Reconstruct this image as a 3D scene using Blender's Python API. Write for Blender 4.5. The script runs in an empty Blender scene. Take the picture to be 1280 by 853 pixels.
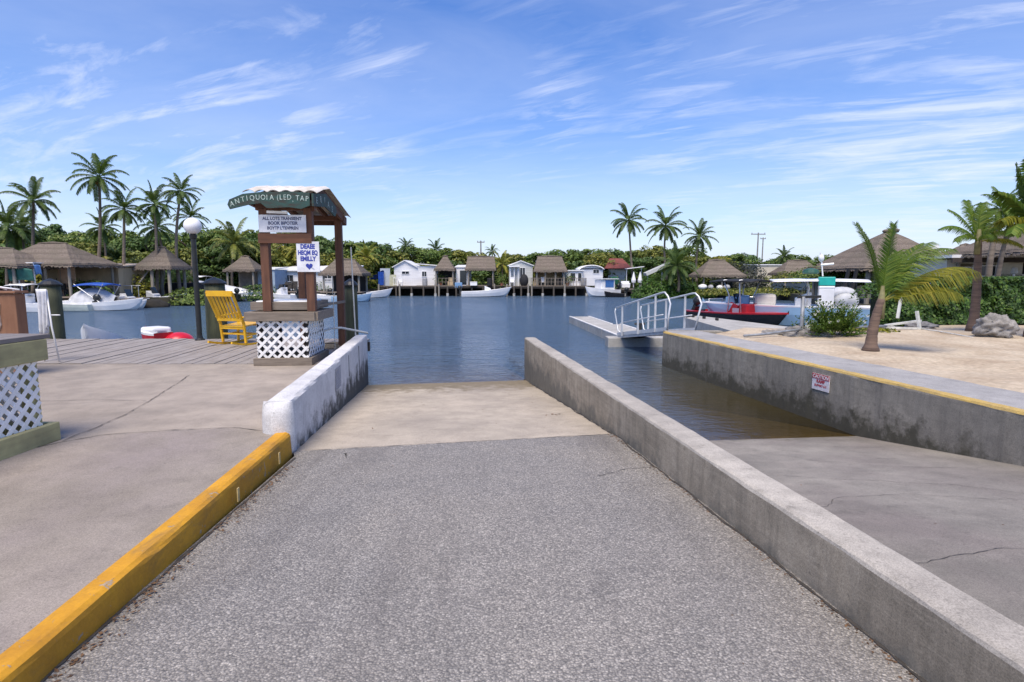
import bpy, bmesh, math, random
from mathutils import Vector, Matrix, noise
R = math.radians
V = Vector
rnd = random.Random(7)
scene = bpy.context.scene
COL = scene.collection

# ------------------------------------------------------------------ camera
FPX = 700.0
PITCH = math.atan(81/700.0)
EYE = 1.5
CP, SP = math.cos(PITCH), math.sin(PITCH)
cam_d = bpy.data.cameras.new('camera')
cam = bpy.data.objects.new('camera', cam_d)
COL.objects.link(cam)
cam.location = (0, 0, EYE)
cam.rotation_euler = (R(90)-PITCH, 0, 0)
cam_d.sensor_width = 36
cam_d.lens = FPX/1280*36
cam_d.clip_end = 6000
cam_d.clip_start = 0.05
scene.camera = cam

def _ray(u, v):
    a = (u-640)/FPX; b = (426.5-v)/FPX
    return a, b*SP+CP, b*CP-SP
def gz(u, v, z=0.0):
    """survey point: where the sight line through photo point u,v meets height z"""
    a, y, w = _ray(u, v); t = (z-EYE)/w
    return V((a*t, y*t, z))
def gy(u, v, Y):
    """survey point at distance Y north of the camera"""
    a, y, w = _ray(u, v); t = Y/y
    return V((a*t, Y, EYE+w*t))

# ------------------------------------------------------------------ materials
def _nt(name):
    m = bpy.data.materials.new(name); m.use_nodes = True
    nt = m.node_tree
    for n in list(nt.nodes): nt.nodes.remove(n)
    out = nt.nodes.new('ShaderNodeOutputMaterial')
    bs = nt.nodes.new('ShaderNodeBsdfPrincipled')
    nt.links.new(bs.outputs[0], out.inputs[0])
    return m, nt, bs, out
class NB:
    def __init__(s, nt): s.nt = nt
    def n(s, t, **k):
        x = s.nt.nodes.new(t)
        for a, b in k.items():
            if a.startswith('i_'):
                x.inputs[a[2:].replace('_', ' ')].default_value = b
            else: setattr(x, a, b)
        return x
    def l(s, a, b): s.nt.links.new(a, b)
    def coord(s, scale=(1,1,1), kind='Object', rot=(0,0,0)):
        t = s.n('ShaderNodeTexCoord'); m = s.n('ShaderNodeMapping')
        m.inputs['Scale'].default_value = scale; m.inputs['Rotation'].default_value = rot
        s.l(t.outputs[kind], m.inputs[0]); return m.outputs[0]
    def noise(s, co, scale, detail=4, rough=.55, dist=0):
        x = s.n('ShaderNodeTexNoise'); s.l(co, x.inputs['Vector'])
        x.inputs['Scale'].default_value = scale; x.inputs['Detail'].default_value = detail
        x.inputs['Roughness'].default_value = rough; x.inputs['Distortion'].default_value = dist
        return x.outputs['Fac']
    def ramp(s, f, pts):
        x = s.n('ShaderNodeValToRGB'); s.l(f, x.inputs[0]); e = x.color_ramp.elements
        while len(e) < len(pts): e.new(.5)
        for i, (p, c) in enumerate(pts):
            e[i].position = p
            c = (c, c, c) if isinstance(c, (int, float)) else c
            e[i].color = (c[0], c[1], c[2], 1)
        return x.outputs[0]
    def mix(s, f, a, b, mode='MIX'):
        x = s.n('ShaderNodeMix', data_type='RGBA', blend_type=mode)
        for sock, val in ((x.inputs[0], f), (x.inputs[6], a), (x.inputs[7], b)):
            if isinstance(val, (int, float)): sock.default_value = val
            elif isinstance(val, tuple): sock.default_value = (val[0], val[1], val[2], 1)
            else: s.l(val, sock)
        return x.outputs[2]
    def math(s, op, a, b=0.0, clamp=False):
        x = s.n('ShaderNodeMath', operation=op); x.use_clamp = clamp
        for i, val in enumerate((a, b)):
            if isinstance(val, (int, float)): x.inputs[i].default_value = val
            else: s.l(val, x.inputs[i])
        return x.outputs[0]
    def bump(s, h, strength=.3, dist=.01, nrm=None):
        x = s.n('ShaderNodeBump'); s.l(h, x.inputs['Height'])
        x.inputs['Strength'].default_value = strength; x.inputs['Distance'].default_value = dist
        if nrm is not None: s.l(nrm, x.inputs['Normal'])
        return x.outputs[0]
    def sep(s, co):
        x = s.n('ShaderNodeSeparateXYZ'); s.l(co, x.inputs[0]); return x.outputs

MATS = {}
def mat(name, c, rough=.6, var=.15, scale=3.0, metal=0.0, bump=.0, c2=None, stretch=(1,1,1), spec=.5, fine=0.0, bscale=None):
    """painted or plain surface with uneven tone"""
    if name in MATS: return MATS[name]
    m, nt, bs, out = _nt(name); b = NB(nt)
    co = b.coord(stretch)
    f = b.noise(co, scale, 5, .6)
    d = c2 if c2 else tuple(x*(1-var) for x in c)
    l = c if c2 else tuple(min(1, x*(1+var*.6)) for x in c)
    col = b.ramp(f, [(.35, d), (.62, l)])
    if fine:
        g = b.noise(co, scale*12, 3, .6)
        col = b.mix(fine, col, b.ramp(g, [(.35, .25), (.65, 1.0)]), 'MULTIPLY')
    b.l(col, bs.inputs['Base Color'])
    bs.inputs['Roughness'].default_value = rough; bs.inputs['Metallic'].default_value = metal
    bs.inputs['Specular IOR Level'].default_value = spec
    if bump:
        b.l(b.bump(b.noise(co, bscale or scale*8, 4, .6), bump, .01), bs.inputs['Normal'])
    MATS[name] = m; return m

def wood(name, c, c2, axis=0, rough=.75, grain=40, dirt=None):
    if name in MATS: return MATS[name]
    m, nt, bs, out = _nt(name); b = NB(nt)
    st = [grain, grain, grain]; st[axis] = 2.0
    co = b.coord(tuple(st)); co1 = b.coord((1,1,1))
    f = b.noise(co, 1, 5, .65, .3)
    col = b.ramp(f, [(.3, c2), (.7, c)])
    g = b.noise(co1, 2.5, 4, .6)
    col = b.mix(b.math('MULTIPLY', b.ramp(g, [(.4, 0.), (.75, 1.)]), .6), col, dirt or tuple(x*.55 for x in c))
    b.l(col, bs.inputs['Base Color']); bs.inputs['Roughness'].default_value = rough
    b.l(b.bump(f, .35, .004), bs.inputs['Normal'])
    MATS[name] = m; return m

def concrete(name, base, dark, stain=(.05,.05,.04), mott=1.2, stain_amt=.5, zdark=None, warm=None, streak=False, zrange=None, form=False):
    """weathered concrete; zdark=(z0,z1,colour): algae band growing up from the foot"""
    if name in MATS: return MATS[name]
    m, nt, bs, out = _nt(name); b = NB(nt)
    co = b.coord()
    big = b.noise(co, mott*.5, 6, .62, .4)
    mid = b.noise(co, mott*3.2, 6, .65, .2)
    fin = b.noise(co, 60, 4, .7)
    col = b.ramp(big, [(.34, dark), (.64, base)])
    if warm: col = b.mix(b.ramp(b.noise(b.coord((1,.5,1)), mott*.9, 4, .6), [(.48, 0.), (.7, .8)]), col, warm)
    col = b.mix(b.ramp(mid, [(.34, .4), (.6, 0.)]), col, tuple(x*.62 for x in dark))
    wsh = b.noise(b.coord((.5,2.2,1), rot=(0,0,.5)), mott*1.9, 7, .7, .8)
    col = b.mix(b.ramp(wsh, [(.54, 0.), (.74, .2)]), col, tuple(min(1, x*1.22) for x in base))
    pit = b.noise(co, 26, 3, .6)
    col = b.mix(b.ramp(pit, [(.66, 0.), (.74, .5)]), col, tuple(x*.35 for x in dark))
    spots = b.ramp(b.noise(co, mott*7, 3, .7), [(.58, 0.), (.8, stain_amt)])
    col = b.mix(spots, col, stain)
    if streak:
        sc = b.coord((5, 5, .55)); sn = b.noise(sc, 1.6, 6, .7, .2)
        col = b.mix(b.ramp(sn, [(.46, 0.), (.74, .55)]), col, tuple(x*.42 for x in dark))
        sn2 = b.noise(b.coord((1.2, 1.2, 7)), 2.2, 5, .6)
        col = b.mix(b.ramp(sn2, [(.5, 0.), (.75, .35)]), col, tuple(x*.6 for x in dark))
    if form:
        s_ = b.noise(b.coord((1.1,1.1,22)), 1.5, 5, .7, .4)
        col = b.mix(b.ramp(s_, [(.5, 0.), (.75, .28)]), col, tuple(min(1,x*1.35) for x in base))
    col = b.mix(.4, col, b.ramp(fin, [(.3, .55), (.7, 1.)]), 'MULTIPLY')
    col = b.mix(.6, col, b.ramp(b.noise(co, 140, 4, .75), [(.36, .4), (.6, 1.05)]), 'MULTIPLY')
    if zdark:
        z0, z1, zc = zdark
        zz = b.sep(co)[2]
        t = b.n('ShaderNodeMapRange'); b.l(zz, t.inputs[0])
        t.inputs[1].default_value = z0; t.inputs[2].default_value = z1
        t.inputs[3].default_value = 1; t.inputs[4].default_value = 0
        nn = b.math('MULTIPLY', b.math('SUBTRACT', b.noise(b.coord((1.6,1.6,1.5)), 2.4, 7, .72), .5), 1.9)
        f = b.math('ADD', t.outputs[0], nn)
        f = b.math('MULTIPLY', b.ramp(f, [(.35, 0.), (.75, 1.)]), .93)
        zcol = b.mix(b.noise(co, 9, 4, .6), tuple(x*.6 for x in zc), tuple(x*1.5 for x in zc))
        col = b.mix(f, col, zcol)
    b.l(col, bs.inputs['Base Color']); bs.inputs['Roughness'].default_value = .82
    bs.inputs['Specular IOR Level'].default_value = .3
    grit = b.noise(co, 170, 3, .7); h = b.mix(.5, fin, mid)
    b.l(b.bump(h, .5, .004), bs.inputs['Normal'])
    MATS[name] = m; return m

def foliage(name, dark, light, yellow=None, trans=.25):
    if name in MATS: return MATS[name]
    m, nt, bs, out = _nt(name); b = NB(nt)
    g = b.n('ShaderNodeNewGeometry')
    col = b.ramp(g.outputs['Random Per Island'], [(0., dark), (.85, light), (1., yellow or light)])
    f = b.noise(b.coord(), .8, 3, .6)
    col = b.mix(.55, col, b.ramp(f, [(.35, .55), (.65, 1.)]), 'MULTIPLY')
    oi = b.n('ShaderNodeObjectInfo')
    col = b.mix(.35, col, b.ramp(oi.outputs['Random'], [(0., (.6,.75,.6)), (.5, (1.,1.,1.)), (1., (1.,.9,.6))]), 'MULTIPLY')
    b.l(col, bs.inputs['Base Color']); bs.inputs['Roughness'].default_value = .55
    bs.inputs['Specular IOR Level'].default_value = .35
    tr = b.n('ShaderNodeBsdfTranslucent'); b.l(b.mix(.5, col, (.2,.3,.03)), tr.inputs[0])
    mx = b.n('ShaderNodeMixShader'); mx.inputs[0].default_value = trans
    b.l(bs.outputs[0], mx.inputs[1]); b.l(tr.outputs[0], mx.inputs[2]); b.l(mx.outputs[0], out.inputs[0])
    MATS[name] = m; return m

def kerb_mat():
    m, nt, bs, out = _nt('chipped_yellow_kerb_paint'); b = NB(nt); co = b.coord()
    big = b.noise(co, 1.6, 6, .65, .3); fin = b.noise(co, 55, 4, .7)
    col = b.ramp(big, [(.35, (.46,.215,.012)), (.62, (.68,.34,.014))])
    grime = b.noise(b.coord((3,1,3)), 3.2, 6, .72, .5)
    col = b.mix(b.ramp(grime, [(.5, 0.), (.72, .6)]), col, (.20,.13,.05))
    conc = b.mix(fin, (.2,.18,.15), (.5,.45,.37))
    chip = b.ramp(b.noise(co, 7.5, 9, .72, .9), [(.605, 0.), (.64, .9)])
    big2 = b.ramp(b.noise(b.coord((1,1,1)), 1.15, 8, .7, .6), [(.63, 0.), (.67, .75)])
    col = b.mix(b.math('MAXIMUM', chip, big2), col, conc)
    col = b.mix(.35, col, b.ramp(fin, [(.3, .5), (.7, 1.)]), 'MULTIPLY')
    b.l(col, bs.inputs['Base Color']); bs.inputs['Roughness'].default_value = .75
    b.l(b.bump(b.mix(.5, fin, chip), .6, .005), bs.inputs['Normal']); return m

def asphalt_mat():
    m, nt, bs, out = _nt('exposed_aggregate_asphalt'); b = NB(nt)
    co = b.coord()
    wob = b.n('ShaderNodeVectorMath', operation='ADD')
    nz = b.n('ShaderNodeTexNoise'); nz.inputs['Scale'].default_value = 45; b.l(co, nz.inputs['Vector'])
    sc = b.n('ShaderNodeVectorMath', operation='SCALE'); b.l(nz.outputs['Color'], sc.inputs[0]); sc.inputs['Scale'].default_value = .012
    b.l(co, wob.inputs[0]); b.l(sc.outputs[0], wob.inputs[1])
    v1 = b.n('ShaderNodeTexVoronoi', feature='F1'); v1.inputs['Scale'].default_value = 88; b.l(wob.outputs[0], v1.inputs['Vector'])
    v2 = b.n('ShaderNodeTexVoronoi', feature='F1'); v2.inputs['Scale'].default_value = 190; b.l(wob.outputs[0], v2.inputs['Vector'])
    c1 = b.sep(v1.outputs['Color'])[0]; c2 = b.sep(v2.outputs['Color'])[1]
    stone = b.ramp(c1, [(0., (.15,.145,.135)), (.4, (.295,.283,.265)), (.75, (.41,.39,.36)), (.94,(.54,.515,.475)), (1., (.7,.67,.62))])
    stone = b.mix(.4, stone, b.ramp(c2, [(0., (.15,.15,.155)), (1., (.55,.53,.5))]))
    edge = b.ramp(v1.outputs['Distance'], [(.3, 0.), (.75, 1.)])
    col = b.mix(b.math('MULTIPLY', edge, .6), stone, (.1,.098,.1))
    patch = b.noise(co, .55, 5, .6, .5)
    trk = b.noise(b.coord((2.2,.22,1)), 1.1, 5, .65, .3)
    col = b.mix(b.ramp(trk, [(.5, 0.), (.72, .38)]), col, (.12,.11,.105))
    oil = b.ramp(b.noise(co, 1.7, 4, .75, .8), [(.66, 0.), (.76, .5)])
    col = b.mix(oil, col, (.10,.09,.08))
    col = b.mix(.7, col, b.ramp(patch, [(.3, (.72,.71,.70)), (.66, (1.,.95,.87))]), 'MULTIPLY')
    sm = b.noise(co, 4.5, 5, .7)
    col = b.mix(.5, col, b.ramp(sm, [(.3, .72), (.65, 1.)]), 'MULTIPLY')
    b.l(col, bs.inputs['Base Color']); bs.inputs['Roughness'].default_value = .7
    bs.inputs['Specular IOR Level'].default_value = .4
    h = b.math('SUBTRACT', 1.0, v1.outputs['Distance'])
    h = b.math('ADD', h, b.math('MULTIPLY', c1, .6))
    b.l(b.bump(h, .9, .006), bs.inputs['Normal'])
    return m

# ------------------------------------------------------------------ mesh builder
class MB:
    def __init__(s): s.v = []; s.f = []; s.m = []
    def add(s, vs, fs, mi=0):
        o = len(s.v); s.v += [V(p) for p in vs]; s.f += [tuple(i+o for i in f) for f in fs]; s.m += [mi]*len(fs); return s
    def box(s, c, d, rz=0, mi=0, M=None, rx=0, ry=0):
        x, y, z = d[0]/2, d[1]/2, d[2]/2
        T = Matrix.Translation(V(c)) @ Matrix.Rotation(rz, 4, 'Z') @ Matrix.Rotation(ry, 4, 'Y') @ Matrix.Rotation(rx, 4, 'X')
        if M: T = M @ T
        vs = [T @ V((a*x, b_*y, e*z)) for a in (-1,1) for b_ in (-1,1) for e in (-1,1)]
        return s.add(vs, [(0,1,3,2),(4,6,7,5),(0,4,5,1),(2,3,7,6),(0,2,6,4),(1,5,7,3)], mi)
    def bar(s, p, q, w, h, mi=0, up=(0,0,1)):
        p, q = V(p), V(q); d = q-p; L = d.length
        if L < 1e-6: return s
        d /= L; u = V(up)
        if abs(d.dot(u)) > .98: u = V((1,0,0))
        sx = d.cross(u).normalized(); sz = sx.cross(d).normalized()
        vs = []
        for e in (p, q):
            for a, b_ in ((-1,-1),(1,-1),(1,1),(-1,1)): vs.append(e+sx*a*w/2+sz*b_*h/2)
        return s.add(vs, [(0,1,2,3),(7,6,5,4),(0,4,5,1),(1,5,6,2),(2,6,7,3),(3,7,4,0)], mi)
    def tube(s, pts, r, n=10, mi=0, caps=True):
        pts = [V(p) for p in pts]; k = len(pts)
        rr = r if isinstance(r, (list, tuple)) else [r]*k
        rings = []; prev = None
        for i, p in enumerate(pts):
            d = (pts[min(i+1, k-1)]-pts[max(i-1, 0)]).normalized()
            if prev is None:
                u = V((0,0,1)) if abs(d.z) < .9 else V((1,0,0))
                a = d.cross(u).normalized()
            else:
                a = (prev - d*prev.dot(d)).normalized()
            prev = a; c = d.cross(a)
            rings.append([p+(a*math.cos(t*2*math.pi/n)+c*math.sin(t*2*math.pi/n))*rr[i] for t in range(n)])
        vs = [q for g in rings for q in g]; fs = []
        for i in range(k-1):
            for t in range(n):
                fs.append((i*n+t, i*n+(t+1) % n, (i+1)*n+(t+1) % n, (i+1)*n+t))
        if caps: fs.append(tuple(range(n-1, -1, -1))); fs.append(tuple((k-1)*n+t for t in range(n)))
        return s.add(vs, fs, mi)
    def lathe(s, prof, n=20, c=(0,0,0), mi=0):
        c = V(c); vs = []; fs = []; k = len(prof)
        for r, z in prof:
            for t in range(n): vs.append(c+V((r*math.cos(2*math.pi*t/n), r*math.sin(2*math.pi*t/n), z)))
        for i in range(k-1):
            for t in range(n): fs.append((i*n+t, i*n+(t+1) % n, (i+1)*n+(t+1) % n, (i+1)*n+t))
        fs.append(tuple(range(n-1, -1, -1))); fs.append(tuple((k-1)*n+t for t in range(n)))
        return s.add(vs, fs, mi)
    def prism(s, pts, z0, z1, mi=0):
        """2-D outline given anticlockwise, z0/z1 numbers or functions"""
        n = len(pts); g = lambda z, p: z(p[0], p[1]) if callable(z) else z
        vs = [(p[0], p[1], g(z0, p)) for p in pts]+[(p[0], p[1], g(z1, p)) for p in pts]
        fs = [tuple(range(n-1, -1, -1)), tuple(range(n, 2*n))]+[(i, (i+1) % n, (i+1) % n+n, i+n) for i in range(n)]
        return s.add(vs, fs, mi)
    def grid(s, fn, nu, nv, mi=0):
        vs = [fn(i/nu, j/nv) for j in range(nv+1) for i in range(nu+1)]
        fs = [(j*(nu+1)+i, j*(nu+1)+i+1, (j+1)*(nu+1)+i+1, (j+1)*(nu+1)+i) for j in range(nv) for i in range(nu)]
        return s.add(vs, fs, mi)
    def ellipsoid(s, c, r, nu=16, nv=10, mi=0, fn=None):
        c = V(c)
        def f(a, b_):
            th = a*2*math.pi; ph = (b_-.5)*math.pi
            d = V((math.cos(th)*math.cos(ph), math.sin(th)*math.cos(ph), math.sin(ph)))
            k = fn(d) if fn else 1
            return c+V((d.x*r[0], d.y*r[1], d.z*r[2]))*k
        return s.grid(f, nu, nv, mi)
    def build(s, name, mats, parent=None, smooth=False, bevel=0, solid=0, clean=False):
        me = bpy.data.meshes.new(name)
        me.from_pydata([tuple(v) for v in s.v], [], s.f)
        mats = mats if isinstance(mats, (list, tuple)) else [mats]
        for m in mats: me.materials.append(m)
        if len(mats) > 1:
            for p, mi in zip(me.polygons, s.m): p.material_index = mi
        if clean or not smooth:
            bm = bmesh.new(); bm.from_mesh(me)
            if clean: bmesh.ops.remove_doubles(bm, verts=bm.verts, dist=1e-4)
            if len(bm.faces) < 6000: bmesh.ops.recalc_face_normals(bm, faces=bm.faces)
            bm.to_mesh(me); bm.free()
        if smooth:
            for p in me.polygons: p.use_smooth = True
        me.update()
        o = bpy.data.objects.new(name, me); COL.objects.link(o)
        if parent: o.parent = parent
        if bevel:
            md = o.modifiers.new('Bevel', 'BEVEL'); md.width = bevel; md.segments = 2; md.limit_method = 'ANGLE'
        return o

def thing(name, label, cat, loc=(0,0,0), rz=0, group=None, sc=1):
    o = bpy.data.objects.new(name, None); COL.objects.link(o)
    o.location = loc; o.rotation_euler = (0, 0, rz); o.scale = (sc, sc, sc)
    o['label'] = label; o['category'] = cat
    if group: o['group'] = group
    o.empty_display_size = .2
    return o
def tag(o, label, cat, group=None, kind=None):
    if label: o['label'] = label
    if cat: o['category'] = cat
    if group: o['group'] = group
    if kind: o['kind'] = kind
    return o
def struct(o, label=None):
    o['kind'] = 'structure'
    if label: o['label'] = label
    return o
def copy_tree(o, parent=None):
    c = o.copy(); COL.objects.link(c)
    if parent: c.parent = parent
    for ch in [x for x in list(COL.objects) if x.parent == o]: copy_tree(ch, c)
    return c
def lettering(txt, size, mat_, parent, loc, rot, extr=.002, name='lettering', sx=1, bold=0.0, M=None):
    cu = bpy.data.curves.new('t', 'FONT'); cu.body = txt; cu.size = size; cu.extrude = extr; cu.offset = bold
    cu.align_x = 'CENTER'; cu.align_y = 'CENTER'; cu.resolution_u = 3
    t = bpy.data.objects.new('t', cu); COL.objects.link(t)
    bpy.context.view_layer.update()
    me = bpy.data.meshes.new_from_object(t.evaluated_get(bpy.context.evaluated_depsgraph_get()))
    bpy.data.objects.remove(t); bpy.data.curves.remove(cu)
    me.materials.clear(); me.materials.append(mat_)
    if M: me.transform(M)
    else:
        me.transform(Matrix.Translation(V(loc)) @ rot @ Matrix.Diagonal((sx, 1, 1, 1)))
    o = bpy.data.objects.new(name, me); COL.objects.link(o); o.parent = parent
    return o
FRONT = Matrix.Rotation(R(90), 4, 'X')      # text that faces -Y

# ------------------------------------------------------------------ world and sun
SUN_EL, SUN_AZ = R(62), R(192)     # azimuth clockwise from +Y: the sun stands behind the camera, to its left
w = bpy.data.worlds.new('World'); scene.world = w; w.use_nodes = True
nt = w.node_tree; b = NB(nt)
for n in list(nt.nodes): nt.nodes.remove(n)
wo = nt.nodes.new('ShaderNodeOutputWorld'); bg = nt.nodes.new('ShaderNodeBackground')
sky = nt.nodes.new('ShaderNodeTexSky'); sky.sky_type = 'NISHITA'; sky.sun_disc = False
sky.sun_elevation = SUN_EL; sky.sun_rotation = SUN_AZ
sky.air_density = 1.0; sky.dust_density = .6; sky.ozone_density = 3.0
tc = b.n('ShaderNodeTexCoord')
xyz = b.sep(tc.outputs['Generated'])
zc = b.math('MAXIMUM', xyz[2], .03)
zc = b.math('ADD', zc, .10)
px = b.math('DIVIDE', xyz[0], zc); py = b.math('DIVIDE', xyz[1], zc)
cmb = b.n('ShaderNodeCombineXYZ'); b.l(px, cmb.inputs[0]); b.l(py, cmb.inputs[1])
mp0 = b.n('ShaderNodeMapping'); mp0.inputs['Rotation'].default_value = (0,0,R(27)); b.l(cmb.outputs[0], mp0.inputs[0])
mp = b.n('ShaderNodeMapping'); mp.inputs['Scale'].default_value = (.5, 1.55, 1); mp.inputs['Location'].default_value = (7.1, 3.3, 0)
b.l(mp0.outputs[0], mp.inputs[0])
n1 = b.noise(mp.outputs[0], 1.35, 10, .62, 1.3)
mp2 = b.n('ShaderNodeMapping'); mp2.inputs['Scale'].default_value = (.5,.8,1); mp2.inputs['Location'].default_value = (1.7,.4,0); b.l(cmb.outputs[0], mp2.inputs[0])
n2 = b.noise(mp2.outputs[0], 1.1, 4, .5)
# cirrus banks: soft regions of the sky (by direction) where the streaky noise thickens
bank = None
for (u_, v_, rad_, amt_) in ((250,145,.13,1.),(340,170,.10,.9),(60,85,.13,.9),(150,95,.08,.7),(10,205,.10,.8),(470,70,.07,.8),(455,188,.06,1.),(330,205,.1,.5),(530,250,.1,.6),(700,140,.06,1.),(850,150,.09,.8),(930,95,.15,.6),(1240,60,.10,.9),(1100,165,.13,.9),(1000,225,.13,.8),(1200,215,.14,1.),(860,226,.06,.9),(60,10,.16,.5),(380,15,.08,.6),(650,200,.12,.4),(690,290,.1,.4),(760,0,.2,.3),(-250,150,.25,.7),(1600,120,.3,.7)):
    dv_ = V(_ray(u_, v_)).normalized(); vd = b.n('ShaderNodeVectorMath', operation='DISTANCE'); b.l(tc.outputs['Generated'], vd.inputs[0]); vd.inputs[1].default_value = dv_
    g_ = b.math('MULTIPLY', b.math('POWER', 2.718, b.math('MULTIPLY', b.math('POWER', b.math('DIVIDE', vd.outputs['Value'], rad_*1.35), 2.0), -1.0)), amt_)
    bank = g_ if bank is None else b.math('MAXIMUM', bank, g_)
n4 = b.noise(mp.outputs[0], 4.5, 8, .62, .8)
cl = b.math('MULTIPLY', b.ramp(b.math('ADD', b.math('MULTIPLY', n1, .62), b.math('MULTIPLY', n4, .38)), [(.45, 0.), (.64, 1.)]), bank)
cl = b.math('MAXIMUM', cl, b.math('MULTIPLY', b.ramp(n1, [(.6, 0.), (.85, .4)]), b.ramp(n2, [(.4, .1), (.6, 1.)])))
n3 = b.noise(mp2.outputs[0], 1.3, 6, .6, .5)
veil = b.math('MULTIPLY', b.ramp(n3, [(.3, .0), (.8, 1.)]), .28)
haze_f = b.ramp(xyz[2], [(0., .75), (.12, .34), (.3, .10), (.6, .0)])
cl = b.math('MAXIMUM', b.math('MULTIPLY', cl, .8), veil)
skyc = b.n('ShaderNodeHueSaturation'); skyc.inputs['Saturation'].default_value = 1.38; skyc.inputs['Value'].default_value = 1.6
skyc.inputs['Hue'].default_value = .514
b.l(sky.outputs[0], skyc.inputs['Color'])
hz = b.mix(haze_f, skyc.outputs[0], (5.5, 6.1, 8.8))
fin = b.mix(cl, hz, (7.6, 8.1, 9.7))
b.l(fin, bg.inputs[0]); bg.inputs[1].default_value = .085
b.l(bg.outputs[0], wo.inputs[0])
sd = bpy.data.lights.new('sun', 'SUN'); sd.energy = 3.5; sd.angle = R(32); sd.color = (1, .88, .72)
so = bpy.data.objects.new('sun', sd); COL.objects.link(so)
sv = V((math.sin(SUN_AZ)*math.cos(SUN_EL), math.cos(SUN_AZ)*math.cos(SUN_EL), math.sin(SUN_EL)))
so.rotation_euler = sv.to_track_quat('Z', 'Y').to_euler()
so.location = sv*60
scene.view_settings.view_transform = 'Standard'; scene.view_settings.look = 'None'
scene.view_settings.exposure = 0.52; scene.view_settings.gamma = 1
scene.view_settings.use_curve_mapping = False
scene.cycles.max_bounces = 6; scene.cycles.transparent_max_bounces = 8
scene.cycles.caustics_reflective = False; scene.cycles.caustics_refractive = False
# ================================================================== SETTING
WATER = -.7
C_SLAB = concrete('slab_concrete', (.48,.415,.35), (.32,.28,.24), mott=.9, warm=(.47,.41,.34), stain_amt=.25)
C_SLAB2 = concrete('grey_slab_concrete', (.42,.37,.31), (.30,.262,.222), mott=.8, warm=(.35,.30,.285), stain_amt=.3)
C_RAMP = concrete('pale_ramp_concrete', (.58,.51,.41), (.41,.36,.30), mott=1.0, warm=(.6,.52,.42), stain_amt=.25, zdark=(-.69,-.50,(.17,.14,.09)))
C_RAMP2 = concrete('grey_ramp_concrete', (.385,.355,.31), (.22,.205,.183), mott=.9, warm=(.27,.235,.215), stain_amt=.35, zdark=(-.8,-.6,(.11,.10,.075)))
C_DIV = concrete('divider_wall_concrete', (.57,.49,.375), (.35,.30,.225), mott=1.5, streak=True, form=True, zdark=(-.40,.12,(.15,.14,.115)))
C_DIVTOP = concrete('wall_top_concrete', (.57,.53,.465), (.38,.35,.31), mott=1.8, stain_amt=.5)
C_SEA = concrete('seawall_concrete', (.48,.435,.355), (.30,.275,.23), mott=1.2, streak=True, zdark=(-.72,-.02,(.07,.065,.045)))
C_CAP = concrete('cap_concrete', (.47,.46,.45), (.35,.345,.34), mott=1.4, stain_amt=.2)
C_WHITE = concrete('white_painted_concrete', (.84,.84,.84), (.66,.66,.67), stain=(.3,.29,.28), mott=1.6, stain_amt=.3, zdark=(-.46,.12,(.035,.036,.03)))
YELLOW = kerb_mat()
YEDGE = concrete('faded_yellow_edge_paint', (.66,.46,.13), (.50,.37,.16), stain=(.4,.33,.22), mott=4, stain_amt=.6)
ASPH = asphalt_mat()
CRACK = mat('crack_dirt', (.05,.045,.04), .95, .3, 20)  # dark dirt colour shared by the cracks and joints

# --- ground sheet (reaches the horizon, lies as the basin bed under the water)
SOIL = mat('sandy_soil', (.36,.31,.23), .9, .35, .6, bump=.3, c2=(.2,.19,.12))
g = MB(); g.add([(-2500,-2500,-2.4),(2500,-2500,-2.4),(2500,4000,-2.4),(-2500,4000,-2.4)], [(0,1,2,3)])
struct(g.build('ground', SOIL))

# --- land round the basin
def land(name, pts, z, m, z0=-2.3): 
    o = MB().prism(pts, z0, z, 0).build(name, m); return struct(o)
far = [(-700,20),(-44,20),(-40,33),(-33,40.5),(-25,42),(-23.5,50),(-19,56),(-16.5,66),(15.5,66),(16,60),(27,60),(25,50),(21.5,38),(18.5,29),(17,22),(12.3,18.6),(12.3,15.9),(800,15.9),(1200,3200),(-1200,3200)]
EARTH = mat('shore_earth', (.055,.05,.032), .95, .5, .7, bump=.4, c2=(.018,.022,.012))
land('shore_ground', far, -.05, EARTH)

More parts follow.
